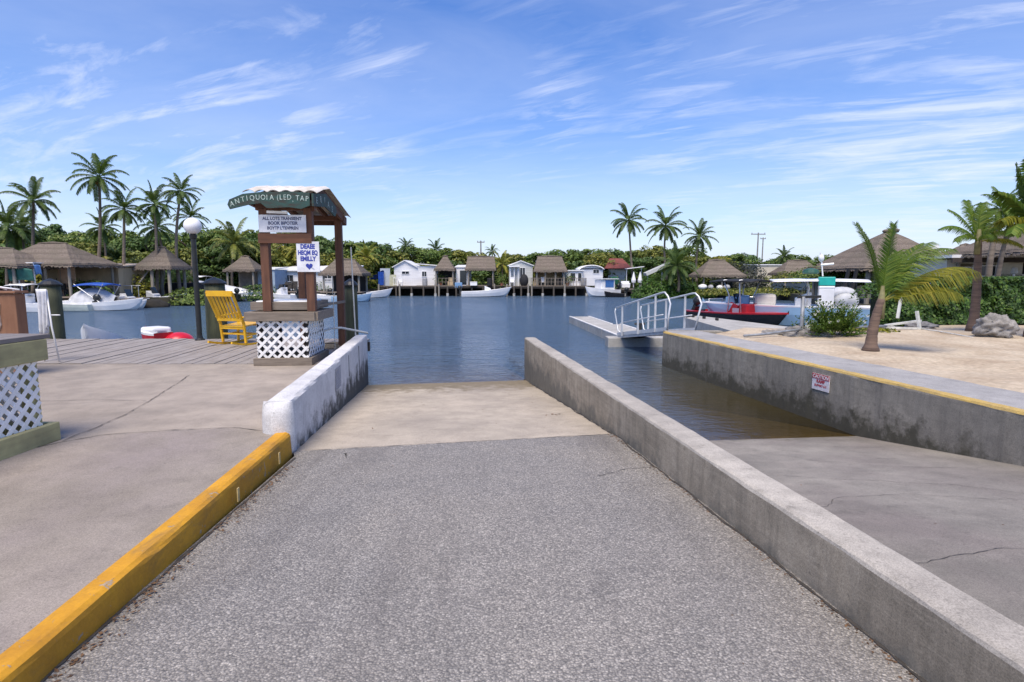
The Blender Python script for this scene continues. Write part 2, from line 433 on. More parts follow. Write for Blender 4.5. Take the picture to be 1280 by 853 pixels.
# --- water sheet
def water_mat():
    m, nt, bs, out = _nt('harbour_water'); b = NB(nt)
    nt.nodes.remove(bs)
    co = b.coord(); x, y, z = b.sep(co)
    h1 = b.noise(b.coord((1,1.9,1), rot=(0,0,.25)), 1.1, 3, .55, .4)
    h2 = b.noise(b.coord((1,1.6,1), rot=(0,0,-.2)), 4.0, 4, .6, .4)
    h3 = b.noise(b.coord((1,1.3,1)), 15.0, 2, .5)
    patch = b.ramp(b.noise(b.coord((1,.8,1)), .09, 3, .5), [(.35, .35), (.65, 1.)])
    # calmer water in the lee of the ramps
    calm = b.n('ShaderNodeMapRange'); b.l(y, calm.inputs[0])
    for i, vv in enumerate((10., 28., .09, 1.)): calm.inputs[i+1].default_value = vv
    h = b.math('ADD', b.math('MULTIPLY', h1, .62), b.math('ADD', b.math('MULTIPLY', h2, .42), b.math('MULTIPLY', h3, .075)))
    h = b.math('MULTIPLY', h, b.math('MULTIPLY', patch, calm.outputs[0]))
    nrm = b.bump(h, 1.0, .42)
    gl = b.n('ShaderNodeBsdfGlossy'); gl.inputs['Roughness'].default_value = .045; gl.inputs[0].default_value = (.95,.97,1,1); b.l(nrm, gl.inputs['Normal'])
    slip = b.math('MULTIPLY', b.math('GREATER_THAN', b.math('ADD', x, b.math('MULTIPLY', y, .143)), 2.0), b.math('LESS_THAN', b.math('ADD', x, b.math('MULTIPLY', y, .173)), 6.2))
    sed = b.n('ShaderNodeMapRange'); b.l(y, sed.inputs[0])
    for i, vv in enumerate((9.5, 17., 1., 0.)): sed.inputs[i+1].default_value = vv
    body = b.n('ShaderNodeBsdfDiffuse'); b.l(b.mix(b.math('MULTIPLY', slip, sed.outputs[0]), (.06,.10,.155), (.10,.082,.035)), body.inputs[0])
    tr = b.n('ShaderNodeBsdfTransparent'); tr.inputs[0].default_value = (.62,.52,.27,1)
    # water over the sloping ramps is shallow: what lies below shows through, less with depth
    def depth(k, y0):
        s_ = b.math('SUBTRACT', b.math('ADD', y, b.math('MULTIPLY', x, k)), y0)
        return s_
    d1 = b.math('MULTIPLY', depth(-.17, 11.75), .055)   # under the middle ramp
    d2 = b.math('MULTIPLY', depth(-.10, 7.08), .055)
    right = b.math('GREATER_THAN', b.math('ADD', x, b.math('MULTIPLY', y, .143)), 2.15)
    dep = b.n('ShaderNodeMix', data_type='FLOAT'); b.l(right, dep.inputs[0]); b.l(d1, dep.inputs[2]); b.l(d2, dep.inputs[3])
    f = b.math('POWER', 2.718, b.math('MULTIPLY', b.math('MAXIMUM', dep.outputs[0], 0.0), -3.6))
    f = b.math('MULTIPLY', f, .95, True)
    mx = b.n('ShaderNodeMixShader'); b.l(f, mx.inputs[0]); b.l(body.outputs[0], mx.inputs[1]); b.l(tr.outputs[0], mx.inputs[2])
    fr = b.n('ShaderNodeFresnel'); fr.inputs[0].default_value = 1.34; b.l(nrm, fr.inputs['Normal'])
    m2 = b.n('ShaderNodeMixShader'); b.l(fr.outputs[0], m2.inputs[0]); b.l(mx.outputs[0], m2.inputs[1]); b.l(gl.outputs[0], m2.inputs[2])
    b.l(m2.outputs[0], out.inputs[0]); return m
wm = MB(); wm.add([(-120,6.0,WATER),(60,6.0,WATER),(60,90,WATER),(-120,90,WATER)], [(0,1,2,3)])
struct(wm.build('water', water_mat()))

# --- lines of the two ramps (surveyed)
DL = lambda y: 1.97-.143*y                 # left face of the divider wall
def wl(y): return -1.90-.0485*(y-2.1) if y < 5.25 else -2.13-.136*(y-5.25)   # left side of the ramp
def z1(x, y):                              # middle ramp
    s = y-.17*x
    if s < 2.5: return -.125
    if s < 5.55: return -.125-.075*(s-2.5)/3.05
    return -.2-(s-5.55)*.0806
def sheet(name, fnL, fnR, y0, y1, zf, m, ny=40, nx=10, disp=0.0):
    def f(a, b_):
        y = y0+(y1-y0)*b_; x = fnL(y)+(fnR(y)-fnL(y))*a
        z = zf(x, y)
        if disp: z += disp*noise.noise(V((x*.9, y*.9, 3)))
        return V((x, y, z))
    return struct(MB().grid(f, nx, ny).build(name, m, smooth=True))
# asphalt drive and pale concrete ramp meet on a joint square to the ramp
def jy(x): return 5.78+.19*x
def surf(name, ya, yb, m, ny, dz=0, nx=14):
    def f(a, b_):
        xm = 0
        y = ya(0)+(yb(0)-ya(0))*b_
        L, Rr = wl(y), DL(y)
        for _ in range(4):
            pass
        x = (L-.02)+(Rr+.02-L+.02)*a
        yy = ya(x)+(yb(x)-ya(x))*b_
        L, Rr = wl(yy), DL(yy); x = (L-.02)+(Rr+.04-L)*a
        return V((x, yy, z1(x, yy)+dz))
    return struct(MB().grid(f, nx, ny).build(name, m, smooth=True))
surf('driveway', lambda x: -7, lambda x: jy(x)+.02*noise.noise(V((x*7,0,0)))+.012*noise.noise(V((x*23,0,0))), ASPH, 60, nx=90)
surf('boat_ramp', lambda x: jy(x)-.05, lambda x: 17+.17*x, C_RAMP, 60, dz=-.004)
# dark open joint between them
def ribbon(name, pts, w, zf, m=CRACK, parent=None, jit=.6, seed=1, dz=.005):
    r = random.Random(seed); mb = MB(); P = []
    for i in range(len(pts)-1):
        a, c = V(pts[i][:2]), V(pts[i+1][:2]); n = max(2, int((c-a).length/.05))
        for k in range(n): P.append(a.lerp(c, k/n))
    P.append(V(pts[-1][:2]))
    L = []; 
    for i, p in enumerate(P):
        d = (P[min(i+1, len(P)-1)]-P[max(i-1, 0)]).normalized(); nn = V((-d.y, d.x))
        off = nn*(noise.noise(V((p.x*3, p.y*3, seed)))*.05*jit+noise.noise(V((p.x*14, p.y*14, seed)))*.016*jit)
        ww = w*(.35+.9*r.random()); q = p+off
        for s_ in (-1, 1):
            t = q+nn*s_*ww/2; L.append((t.x, t.y, zf(t.x, t.y)+dz))
    mb.add(L, [(2*i, 2*i+1, 2*i+3, 2*i+2) for i in range(len(P)-1)])
    o = mb.build(name, m, parent); 
    if not parent: struct(o)
    return o
ribbon('ramp_joint_crack', [(wl(5.2), jy(-2.1)), (DL(5.8), jy(1.1))], .010, z1, seed=3, jit=.5)
ribbon('driveway_crack', [(DL(11.2)-.016, 11.2), (DL(8)-.016, 8), (DL(5)-.016, 5), (DL(1)-.016, 1), (DL(-2)-.016,-2)], .02, z1, seed=4, jit=.55)
ribbon('driveway_crack', [(.72, 4.55), (.98, 4.72), (1.28, 4.8)], .007, z1, seed=8)
ribbon('driveway_crack', [(wl(5.1)+.006, 5.1), (wl(3)+.006, 3), (wl(2.1)+.006, 2.1), (wl(1)+.006, 1)], .022, z1, seed=5, jit=.25)

# --- right-hand ramp
SL = lambda y: 6.08-.173*y                 # left face of the seawall
def z2(x, y):
    s = y-.10*x
    return -.02-.035*s if s < 3.0 else -.125-(s-3.0)*.141
def f2(a, b_):
    y = -7+(15+7)*b_; L = DL(y)+.2; Rr = SL(y)+.05; x = L+(Rr-L)*a; return V((x, y, z2(x, y)))
struct(MB().grid(f2, 20, 90).build('second_boat_ramp', C_RAMP2, smooth=True))
for i, pts in enumerate(([(2.1,3.9),(2.6,4.35),(3.3,4.4),(4.0,4.2),(4.8,4.25)], [(2.4,5.2),(3.1,4.95),(3.8,4.75),(4.9,3.7)], [(2.0,2.9),(2.9,3.2),(3.9,3.05),(5,3.1)], [(3.2,5.9),(3.9,5.5),(4.6,5.35)])):
    ribbon('ramp_crack', pts, .0045, z2, seed=20+i, jit=1.6)

# --- walls as lofts
def loft(path, prof, name, mats, n_sub=.12, rough=.006, seed=1, face_mi=None, parent=None, cap_ends=True):
    """path: list of (x,y); prof: list of (offset, z, material index) anticlockwise from the foot of the left face; right side = +offset"""
    mb = MB(); P = []
    for i in range(len(path)-1):
        a, c = V(path[i]), V(path[i+1]); n = max(1, int((c-a).length/n_sub))
        for k in range(n): P.append(a.lerp(c, k/n))
    P.append(V(path[-1])); k = len(prof); vs = []
    for i, p in enumerate(P):
        d = (P[min(i+1, len(P)-1)]-P[max(i-1, 0)]).normalized(); nn = V((d.y, -d.x))
        for j, (o_, z_, mi) in enumerate(prof):
            zz = z_(p.x, p.y) if callable(z_) else z_
            q = p+nn*o_
            e = noise.noise(V((q.x*2.5, q.y*2.5, j*3+seed)))*rough + noise.noise(V((q.x*13, q.y*13, j*3+seed)))*rough*.6
            vs.append((q.x+nn.x*e, q.y+nn.y*e, zz+e))
    fs = []; ms = []
    for i in range(len(P)-1):
        for j in range(k-1):
            fs.append((i*k+j, i*k+j+1, (i+1)*k+j+1, (i+1)*k+j)); ms.append(prof[j][2])
    if cap_ends:
        fs.append(tuple(range(k-1, -1, -1))); ms.append(0); fs.append(tuple((len(P)-1)*k+j for j in range(k))); ms.append(0)
    mb.add(vs, fs); mb.m = ms
    return mb.build(name, mats, parent)
o = loft([(DL(-4),-4), (DL(11.9), 11.9)], [(0,-1.6,0),(0,-.1,0),(0,.172,1),(.008,.19,1),(.028,.2,1),(.12,.203,1),(.21,.2,1),(.23,.19,0),(.24,.17,0),(.24,-1.6,0)], 'divider_wall', [C_DIV, C_DIVTOP], rough=.006, seed=2)
tag(o, 'low bare concrete wall with flat pale top dividing the two boat ramps', 'wall')

# white wall on the left of the ramp (butts against the yellow kerb)
ww = thing('ramp_side_wall', 'thick white painted concrete wall beside the ramp, blackened along its foot', 'wall')
WT = lambda x, y: .31
WR = lambda y: wl(y)                        # right face
o = loft([(WR(5.28), 5.28), (WR(11.4), 11.4)], [(-.25,-1.6,0),(-.25,.24,0),(-.238,.285,0),(-.21,WT,0),(-.12,.315,0),(-.03,WT,0),(-.008,.30,0),(0,.27,0),(0,-1.6,0)], 'wall_body', [C_WHITE], rough=.012, seed=5, parent=ww)
# swollen rounded near end
e = MB(); n = 10
for (x0, yy, w0, zt) in [(WR(5.28)-.125, 5.28, .275, .30)]:
    def fe(a, b_):
        th = math.pi*(a); z = -.2+(zt+.2)*b_
        bulge = 1-.55*max(0, (b_-.8)/.2)**2; sw = 1+.12*math.sin(b_*3)
        return V((x0-math.cos(th)*w0/2*sw, yy+.02-math.sin(th)*.12*bulge, z))
    e.grid(fe, 12, 8)
    e.add([(x0-math.cos(math.pi*i/12)*w0/2*1.01, yy+.02-math.sin(math.pi*i/12)*.054, zt) for i in range(13)], [tuple(range(13))])
e.build('end_nosing', C_WHITE, ww, smooth=True)
STENC = mat('grey_stencil_paint', (.33,.33,.36), .8, .3, 30)
st = MB(); yy0 = 7.9
for r_ in range(9):
    z = .20-r_*.035
    for k in range(7):
        y = yy0-.22+k*.065+.01*math.sin(r_*3+k)
        st.bar((WR(y)+.006, y, z), (WR(y+.048)+.006, y+.048, z), .004, .022)
st.build('stencil_notice', STENC, ww)
dk = MB()
for y, a, c in ((5.75,-.05,.2),(8.9,-.1,.24),(10.1,-.3,.24)): dk.box((WR(y)+.004, y, (a+c)/2), (.006,.012,c-a))
dk.build('wall_joint', CRACK, ww)

# yellow kerb
o = loft([(-1.64,-4), (wl(2.1), 2.1), (wl(5.27), 5.27)], [(-.135,-.4,0),(-.135,.0,0),(-.12,.018,0),(-.07,.022,0),(-.03,.02,0),(-.006,.004,0),(0,-.02,0),(0.004,-.4,0)], 'kerb', [YELLOW], rough=.007, seed=9)
struct(o, 'yellow painted concrete kerb'); 

kj = MB()
for y in (3.9, 4.72): kj.bar((wl(y)+.006, y, -.02), (wl(y)+.006, y, -.12), .006, .028, up=(0,1,0))
kj.build('kerb_joint', mat('grey_joint_mortar', (.50,.38,.17), .9, .3, 30), o)
# left concrete apron; nearer bay greyer than the farther one
def kl(y): return wl(y)-.125
apron = [(kl(-5),-5),(kl(2.1),2.1),(kl(5.25),5.25),(-2.36,5.3),(WR(9.5)-.24,9.5),(-30,9.5),(-30,-5)]
struct(MB().prism(apron, -.4, 0.0).build('apron', C_SLAB))
bay = [(kl(-5),-5),(kl(2.1),2.1),(kl(5.2)-.0,5.2),(-2.7,5.42),(-3.3,5.32),(-3.9,5.15),(-4.25,4.7),(-6,3.9),(-30,3.2),(-30,-5)]
mbb = MB(); mbb.add([(x,y,.005) for x,y in bay], [tuple(range(len(bay)))]); struct(mbb.build('apron_bay', C_SLAB2))
zf0 = lambda x, y: .005
ribbon('apron_crack', [(-2.4,5.3),(-2.7,5.42),(-3.3,5.34),(-3.9,5.15),(-4.25,4.7)], .014, zf0, seed=31, dz=.004)
ribbon('apron_crack', [(-4.1,4.95),(-4.2,6.0),(-4.6,7.4),(-4.9,8.4)], .010, zf0, seed=32, dz=.004)
ribbon('apron_crack', [(-5.9,6.6),(-5.0,6.7),(-4.4,6.62)], .008, zf0, seed=33, dz=.004)

# timber dock strip, boards run out to the water
DECKW = wood('weathered_dock_timber', (.36,.33,.31), (.20,.18,.165), axis=1, grain=28, dirt=(.2,.17,.14))
dk = thing('timber_dock', 'weathered grey timber dock of long boards running out beside the ramp wall', 'dock')
db = MB(); x = -13.0; i = 0; rr = random.Random(5)
while x < -2.9:
    wdt = .19
    yend = 13.35+rr.uniform(-.03,.03); y0 = 9.505+rr.uniform(0,.01)
    sl = -.10
    def xs(y): return x+sl*(y-9.5)
    lim = lambda y: WR(y)-.26
    if xs(9.5)+wdt/2 < lim(9.5):
        zt = rr.uniform(-.004,.012)
        if xs(yend) + wdt/2 < lim(11.4) or True:
            db.bar((xs(y0), y0, -.02+zt), (xs(yend), yend, -.02+zt), wdt-.016, .05)
    x += wdt; i += 1
db.build('decking', DECKW, dk)
fb = MB(); fb.bar((-13,13.30,-.17),(-3.4,13.30,-.17),.06,.22)
for px_ in (-12,-9.5,-6.2,-4.4): fb.tube([(px_,13.1,-2.3),(px_,13.1,-.08)], .12, 10)
for yy in (10,11.2,12.4): fb.bar((-13,yy,-.14),(-3.5,yy,-.14),.08,.16)
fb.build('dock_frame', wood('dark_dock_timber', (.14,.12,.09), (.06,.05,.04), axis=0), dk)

# seawall with painted edge, cap and sand behind it
o = loft([(SL(-5),-5), (SL(13.7), 13.7)], [(0,-2.2,0),(0,.10,0),(0,.118,1),(.012,.142,1),(.07,.152,1),(.10,.153,2),(.3,.155,2),(.95,.155,2),(1.0,.14,2),(1.0,-.5,0)], 'seawall', [C_SEA, YEDGE, C_CAP], rough=.008, seed=12)
tag(o, 'long grey concrete seawall with faded yellow top edge beside the right ramp', 'wall')
hd = MB(); hd.box((4.5, 13.85, -.95),(1.4,.3,2.2)); hd.box((4.25,14.1,-.9),(.5,.3,2.0))
struct(hd.build('seawall_return', C_SEA))
SAND = mat('coral_sand', (.55,.465,.345), .95, .2, 1.2, bump=.6, c2=(.42,.33,.23), fine=.35, bscale=40)
def fs_(a, b_):
    y = -5+(22)*b_; L = SL(y)+1.0-.03 if y < 13.2 else SL(13.2)+.97+(y-13.2)*.9
    x = L+(60-L)*a**2.2; z = .14+.05*noise.noise(V((x*.7, y*.7, 0)))*min(1, a*30)+.02*noise.noise(V((x*3, y*3, 0)))*min(1,a*30)
    if b_ > .9: z -= (b_-.9)*4*(1 if x < 12 else .3)
    return V((x, y, z))
struct(MB().grid(fs_, 70, 120).build('sand', SAND, smooth=True))
sk = MB().prism([(5,12.9),(9,13.5),(12.3,16.0),(12.3,18.4),(9.5,16.5),(6.6,15.2),(4.6,14.0)], -2.2, -.12); struct(sk.build('shore_bank', concrete('rubble_bank', (.33,.3,.26), (.15,.135,.11), mott=3)))

# leaf litter in the gutters
LIT = mat('dry_leaf_brown', (.16,.09,.045), .9, .5, 30, c2=(.05,.03,.02))
lb = MB(); rr = random.Random(11)
def leafbit(x, y, z, s):
    a = rr.random()*6.28; t = rr.uniform(-.5,.5)
    u = V((math.cos(a), math.sin(a), t*.4))*s; v_ = V((-math.sin(a), math.cos(a), rr.uniform(-.4,.4)))*s*rr.uniform(.3,.6)
    c = V((x, y, z+s*.25)); lb.add([c-u, c+v_, c+u, c-v_], [(0,1,2,3)])
for _ in range(800):
    y = rr.uniform(.8, 5.0); o_ = abs(rr.gauss(0,.05)); dens = noise.noise(V((y*1.7,2,0)))
    if dens < -.15 and rr.random() < .8: continue
    leafbit(wl(y)+.015+o_, y, z1(0,y), rr.uniform(.004,.016))
for _ in range(900):
    y = rr.uniform(.8, 6); o_ = abs(rr.gauss(0,.03))
    leafbit(DL(y)-.012-o_, y, z1(1,y), rr.uniform(.004,.013))
for _ in range(40): 
    y = rr.uniform(1.6, 5.2); leafbit(rr.uniform(wl(y)+.1, DL(y)-.1), y, z1(0,y), rr.uniform(.003,.008))
for _ in range(22):
    y = rr.uniform(6.2, 9.5); leafbit(rr.uniform(-1.9,.4), y, z1(0,y), rr.uniform(.008,.02))
for _ in range(20):
    y = rr.uniform(2.5, 6.5); x_ = rr.uniform(2.0,4.6); leafbit(x_, y, z2(x_,y), rr.uniform(.005,.012))
for _ in range(18): leafbit(gz(736,528,-.3).x+rr.gauss(-.4,.06), 7.3+rr.gauss(0,.05), z1(0,7.3), rr.uniform(.01,.025))
tag(lb.build('leaf_litter', LIT), 'small dry brown leaves and grit along the kerb and wall foot', 'leaf litter', kind='stuff')
# ================================================================== NEAR THINGS
W_BROWN = wood('brown_stained_timber', (.17,.075,.04), (.085,.035,.02), axis=2, grain=22, dirt=(.06,.03,.02))
W_BROWNX = wood('brown_stained_beam', (.19,.08,.04), (.09,.04,.022), axis=0, grain=22, dirt=(.07,.03,.02))
W_GREY = wood('grey_weathered_board', (.27,.225,.18), (.13,.105,.082), axis=0, grain=26, dirt=(.12,.10,.08))
W_GREEN = wood('green_treated_piling', (.085,.095,.05), (.035,.04,.02), axis=2, grain=16, dirt=(.02,.025,.012))
W_YEL = wood('pale_yellow_board', (.50,.46,.22), (.34,.31,.15), axis=1, grain=12, dirt=(.10,.09,.06))
WHITEP = mat('white_lattice_plastic', (.80,.80,.79), .5, .12, 5)
WHITE = mat('white_gelcoat', (.80,.81,.82), .3, .08, 1.5)
SIGNW = mat('white_sign_paint', (.72,.74,.78), .45, .12, 9)
BLACKP = mat('black_painted_metal', (.018,.02,.02), .4, .3, 8)
BLUEINK = mat('blue_sign_ink', (.03,.05,.32), .6, .1)
DARKINK = mat('dark_blue_grey_ink', (.06,.07,.14), .6, .1)
GALV = mat('galvanised_pipe', (.24,.26,.29), .55, .25, 6, metal=.2)
ALU = mat('dull_aluminium_pipe', (.62,.64,.66), .35, .12, 5, metal=.35)
ROPE = mat('pale_rope', (.55,.53,.46), .9, .3, 30)
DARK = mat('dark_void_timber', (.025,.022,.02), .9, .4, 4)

def lattice(mb, o, u, v_, w_, h_, pitch=.105, strip=.036, th=.006):
    """crossed diagonal strips clipped to a w x h panel; o lower left corner"""
    o, u, v_ = V(o), V(u).normalized(), V(v_).normalized(); n_ = u.cross(v_)
    d = pitch*math.sqrt(2)
    for sgn in (1, -1):
        k = -int(h_/d)-2
        while k*d < w_+h_:
            c = k*d
            # line x = c + sgn-handled*y
            pts = []
            for y in (0, h_):
                x = c+y if sgn > 0 else c+h_-y
                pts.append((x, y))
            (xa, ya), (xb, yb) = pts
            def clip(xa, ya, xb, yb):
                if xa == xb: return None
                t0, t1 = 0, 1
                dx = xb-xa
                ta, tb = (0-xa)/dx, (w_-xa)/dx
                if ta > tb: ta, tb = tb, ta
                t0, t1 = max(0, ta), min(1, tb)
                if t1-t0 < .02: return None
                return (xa+dx*t0, ya+(yb-ya)*t0, xa+dx*t1, ya+(yb-ya)*t1)
            q = clip(xa, ya, xb, yb)
            if q:
                off = n_*(th*.55*sgn)
                mb.bar(o+u*q[0]+v_*q[1]+off, o+u*q[2]+v_*q[3]+off, strip, th, up=n_)
            k += 1

# ---- kiosk
kx, ky = -3.86, 9.33
K = thing('bait_kiosk', 'open timber kiosk with lattice base and arched green lettered board under a corrugated roof', 'kiosk', (kx, ky, 0), R(4.5))
KW, KD = .46, 1.16
b_ = MB(); b_.box((0,.03,.065),(.96,.06,.13)); b_.box((KW,.6,.065),(.05,1.1,.13)); b_.box((-KW,.6,.065),(.05,1.1,.13)); b_.box((0,KD,.065),(.9,.05,.13))
b_.build('base_board', W_GREY, K, bevel=.006)
l_ = MB(); lattice(l_, (-.41,.045,.13), (1,0,0), (0,0,1), .82, .62, .112, .042)
lattice(l_, (.415,.05,.13), (0,1,0), (0,0,1), 1.06, .62, .112, .042); lattice(l_, (-.415,1.1,.13), (0,-1,0), (0,0,1), 1.06, .62, .072, .032)
l_.build('lattice_panel', WHITEP, K)
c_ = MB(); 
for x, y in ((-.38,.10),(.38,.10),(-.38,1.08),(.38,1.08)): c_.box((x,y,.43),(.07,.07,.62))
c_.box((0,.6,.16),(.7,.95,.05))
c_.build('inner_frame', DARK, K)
t_ = MB(); t_.box((-.0,-.01,.83),(1.12,.045,.15)); t_.box((.58,.57,.83),(.045,1.11,.15)); t_.box((-.58,.57,.83),(.045,1.11,.15)); t_.box((0,1.15,.83),(1.12,.045,.15))
for i in range(6): t_.box((0,.11+i*.185,.893),(1.11,.178,.03))
t_.build('counter', W_GREY, K, bevel=.006)
t_ = MB(); t_.box((-.03,.14,1.0),(.98,.045,.135)); t_.box((.48,.66,1.0),(.045,1.0,.135)); t_.box((-.52,.66,1.0),(.045,1.0,.135)); t_.box((-.03,1.18,1.0),(.98,.045,.135))
t_.build('counter_tray', W_GREY, K, bevel=.005)
t_ = MB(); t_.box((-.03,.64,1.05),(.86,.9,.07)); t_.build('cutting_board', WHITE, K, bevel=.012)
p1, p2 = (-.235,.13), (.50,.13)
for (x, y, z0, z1_) in ((-.235,.13,.912,2.6),(.485,.13,.912,2.62),(.52,2.15,0,2.62),(-.235,2.15,0,2.62)):
    m_ = MB(); m_.box((x,y,(z0+z1_)/2),(.135,.135,z1_-z0)); m_.build('post', W_BROWN, K, bevel=.006)
for c0, d0 in (((.115,.045,2.12),(.86,.035,.16)),((.12,.13,2.64),(.95,.10,.12)),((.12,2.15,2.66),(1.05,.10,.10))):
    m_ = MB(); m_.box(c0, d0); m_.build('crossbeam', W_BROWNX, K, bevel=.005)
# roof frame
m_ = MB()
for x in (-.28,.0,.28,.55): m_.bar((x,-.1,2.76),(x,.68,2.96),.045,.09); m_.bar((x,.68,2.96),(x,2.42,2.66),.045,.09)
m_.bar((.60,.0,2.75),(.60,.68,2.93),.05,.15); m_.bar((.60,.68,2.93),(.60,2.45,2.62),.05,.15); m_.bar((-.45,.0,2.75),(-.45,2.45,2.62),.05,.15); m_.bar((-.45,2.46,2.62),(.60,2.46,2.62),.05,.15)
m_.build('roof_frame', W_BROWN, K)
ROOFM = mat('cream_corrugated_sheet', (.72,.69,.62), .5, .2, 3, c2=(.58,.53,.44))
def rf(a, b2):
    x = -.46+1.16*a; y = -.14+2.66*b2
    z = 2.835+.215*min(1,b2/.3)-.34*max(0,b2-.3)/.7 + .042*abs(math.sin((a*6)*math.pi))**.8
    return V((x, y, z-.006))
m_ = MB(); m_.grid(rf, 96, 6); o = m_.build('corrugated_roof', ROOFM, K, smooth=False); sm = o.modifiers.new('s','SOLIDIFY'); sm.thickness = .008; sm.offset = 1
# arched signboard in three boards
GREENB = mat('weathered_dark_green_board', (.02,.072,.062), .7, .3, 6, c2=(.035,.033,.027), stretch=(1,1,3))
LET = mat('pale_green_lettering', (.42,.52,.48), .7, .35, 25)
m_ = MB()
def board(P, mb):
    n = len(P)//2; F = [V(p) for p in P]; off = V((0,.035,0))
    vs = F+[p+off for p in F]; k = len(F)
    mb.add(vs, [tuple(range(k)), tuple(range(2*k-1,k-1,-1))]+[(i, i+k, (i+1)%k+k, (i+1)%k) for i in range(k)])
SBX = .92
sb = MB(); board([(-.70,-.20,2.56),(-.735,-.20,2.63),(-.70,-.20,2.71),(-.47,-.20,2.80),(-.18,-.20,2.83),(-.18,-.20,2.66),(-.4,-.20,2.63)], sb)
board([(-.178,-.20,2.66),(-.178,-.20,2.83),(.30,-.20,2.845),(.655,-.20,2.83),(.655,-.20,2.63),(.50,-.20,2.575),(.3,-.2,2.60),(0,-.2,2.585),(-.08,-.2,2.585)], sb)
sb.v = [V((p.x*SBX, p.y, p.z)) for p in sb.v]; sgn = sb.build('signboard', GREENB, K)
letters = [('A',-.655,2.64,12),('N',-.565,2.68,12),('T',-.47,2.71,10),('I',-.40,2.73,6),('Q',-.315,2.735,3),('U',-.22,2.745,0),('O',-.13,2.745,0),('I',-.065,2.745,0),('A',.015,2.745,0),('(',.115,2.75,0),('L',.17,2.75,0),('E',.235,2.75,0),('D',.31,2.75,0),(',',.37,2.72,0),('T',.45,2.74,-2),('A',.53,2.735,-3),('P',.61,2.73,-4)]
for ch, x, z, an in letters:
    lettering(ch, .115, LET, sgn, (x*SBX,-.203,z), Matrix.Rotation(R(-an),4,'Y') @ FRONT, .001, sx=.85)
# the board goes on round the right-hand end
sb = MB(); A_ = [V((.63,-.19,2.62)),V((.63,-.19,2.82)),V((.63,.66,2.93)),V((.63,1.35,2.80)),V((.63,1.42,2.70)),V((.63,1.3,2.61)),V((.63,.6,2.70))]
off = V((.03,0,0)); sb.add(A_+[p+off for p in A_], [tuple(range(7)), tuple(range(13,6,-1))]+[(i,i+7,(i+1)%7+7,(i+1)%7) for i in range(7)])
sg2 = sb.build('signboard', GREENB, K)
SIDE = Matrix.Rotation(R(90),4,'Z') @ FRONT
for i, ch in enumerate('ERIAS'):
    lettering(ch, .15, LET, sg2, (.664,.0+i*.26,(2.73,2.78,2.80,2.76,2.71)[i]), SIDE, .001, sx=1.2)
# upper sign
s1 = MB(); s1.box((.085,.045,2.36),(.76,.02,.285)); s1 = s1.build('sign', SIGNW, K, bevel=.004)
for txt, z, x, s_ in (('ALL LOTS TRANSIENT',2.44,.085,.072),('BOOK BIPOTEIR',2.365,.095,.074),('BOYTP L\'TEVPREN',2.285,.09,.07)):
    lettering(txt, s_, DARKINK, s1, (x,.033,z), FRONT, .0008, sx=.88, bold=.002)
# lower sign
s2 = MB(); s2.box((.475,.045,1.82),(.37,.018,.5)); s2 = s2.build('sign', SIGNW, K, bevel=.004)
for txt, z in (('DEAEE',1.985),('HEQM EQ',1.885),('EMILLY',1.785)):
    lettering(txt, .10, BLUEINK, s2, (.475,.034,z), FRONT, .0008, sx=.80 if len(txt)<7 else .72, bold=.005)
h = MB(); hp = []
for i in range(28):
    t = 2*math.pi*i/28; x = .045*(math.sin(t)**3)*1.25; z = .05*(13*math.cos(t)-5*math.cos(2*t)-2*math.cos(3*t)-math.cos(4*t))/15
    hp.append((.49+x, .034, 1.665+z*1.1))
h.add(hp, [tuple(range(28))]); h.bar((.505,.0345,1.665),(.57,.0345,1.615),.001,.016, up=(0,1,0)); h.build('heart_mark', BLUEINK, s2)
# loose boards under the fascia
m_ = MB(); m_.bar((-.15,.02,2.545),(.18,.02,2.535),.02,.04); m_.build('white_batten', WHITE, K)
# rail from counter to rear post, hanging rope and hook
m_ = MB(); m_.bar((.48,.3,.985),(.60,2.1,.985),.04,.045); m_.build('side_rail', W_GREY, K)
m_ = MB(); m_.tube([(.56,1.3,1.5),(.575,1.3,1.3),(.55,1.3,1.18),(.57,1.3,1.15),(.6,1.3,1.19),(.57,1.3,1.1),(.565,1.3,.8),(.565,1.3,.1)], .008, 6); m_.build('hanging_rope', ROPE, K)

# ---- pilings
def piling(label, x, y, z1_, r_, cap=True, lean=(0,0)):
    t = thing('piling', label, 'piling', (x, y, 0), 0, 'round timber pilings along the dock')
    mb = MB(); n = 9
    mb.tube([(lean[0]*k/n, lean[1]*k/n, -2.3+(z1_+2.3)*k/n) for k in range(n+1)], [r_*(1.06-.1*k/n) for k in range(n+1)], 18)
    mb.build('shaft', W_GREEN, t, smooth=True)
    if cap:
        c = MB(); c.lathe([(r_*1.12, z1_-.02),(r_*1.14, z1_+.01),(r_*.75, z1_+.08),(.01, z1_+.15)], 16, (lean[0], lean[1], 0)); c.build('cone_cap', BLACKP, t)
    return t
piling('dark green timber piling with a black cone cap behind the lattice counter', -11.12, 13.55, 1.30, .21)
piling('thick dark piling with flat dark top behind the black lamp post', -7.2, 13.62, 1.33, .235)
piling('narrow piling rising at the dock corner right of the kiosk', -3.62, 12.6, 1.3, .15, True)
pp = thing('boat_hook_pole', 'thin pale pole leaning upright in front of the dock corner piling', 'pole', (-3.28, 11.7, 0))
pp['group'] = 'thin poles by the dock'; MB().tube([(0,0,.0),(-.06,.05,2.1)], .014, 8).build('shaft', mat('pale_fibreglass', (.6,.62,.6), .4, .1), pp); MB().tube([(0,0,-.02),(0,0,.16)], .02, 8).build('grip', BLACKP, pp)
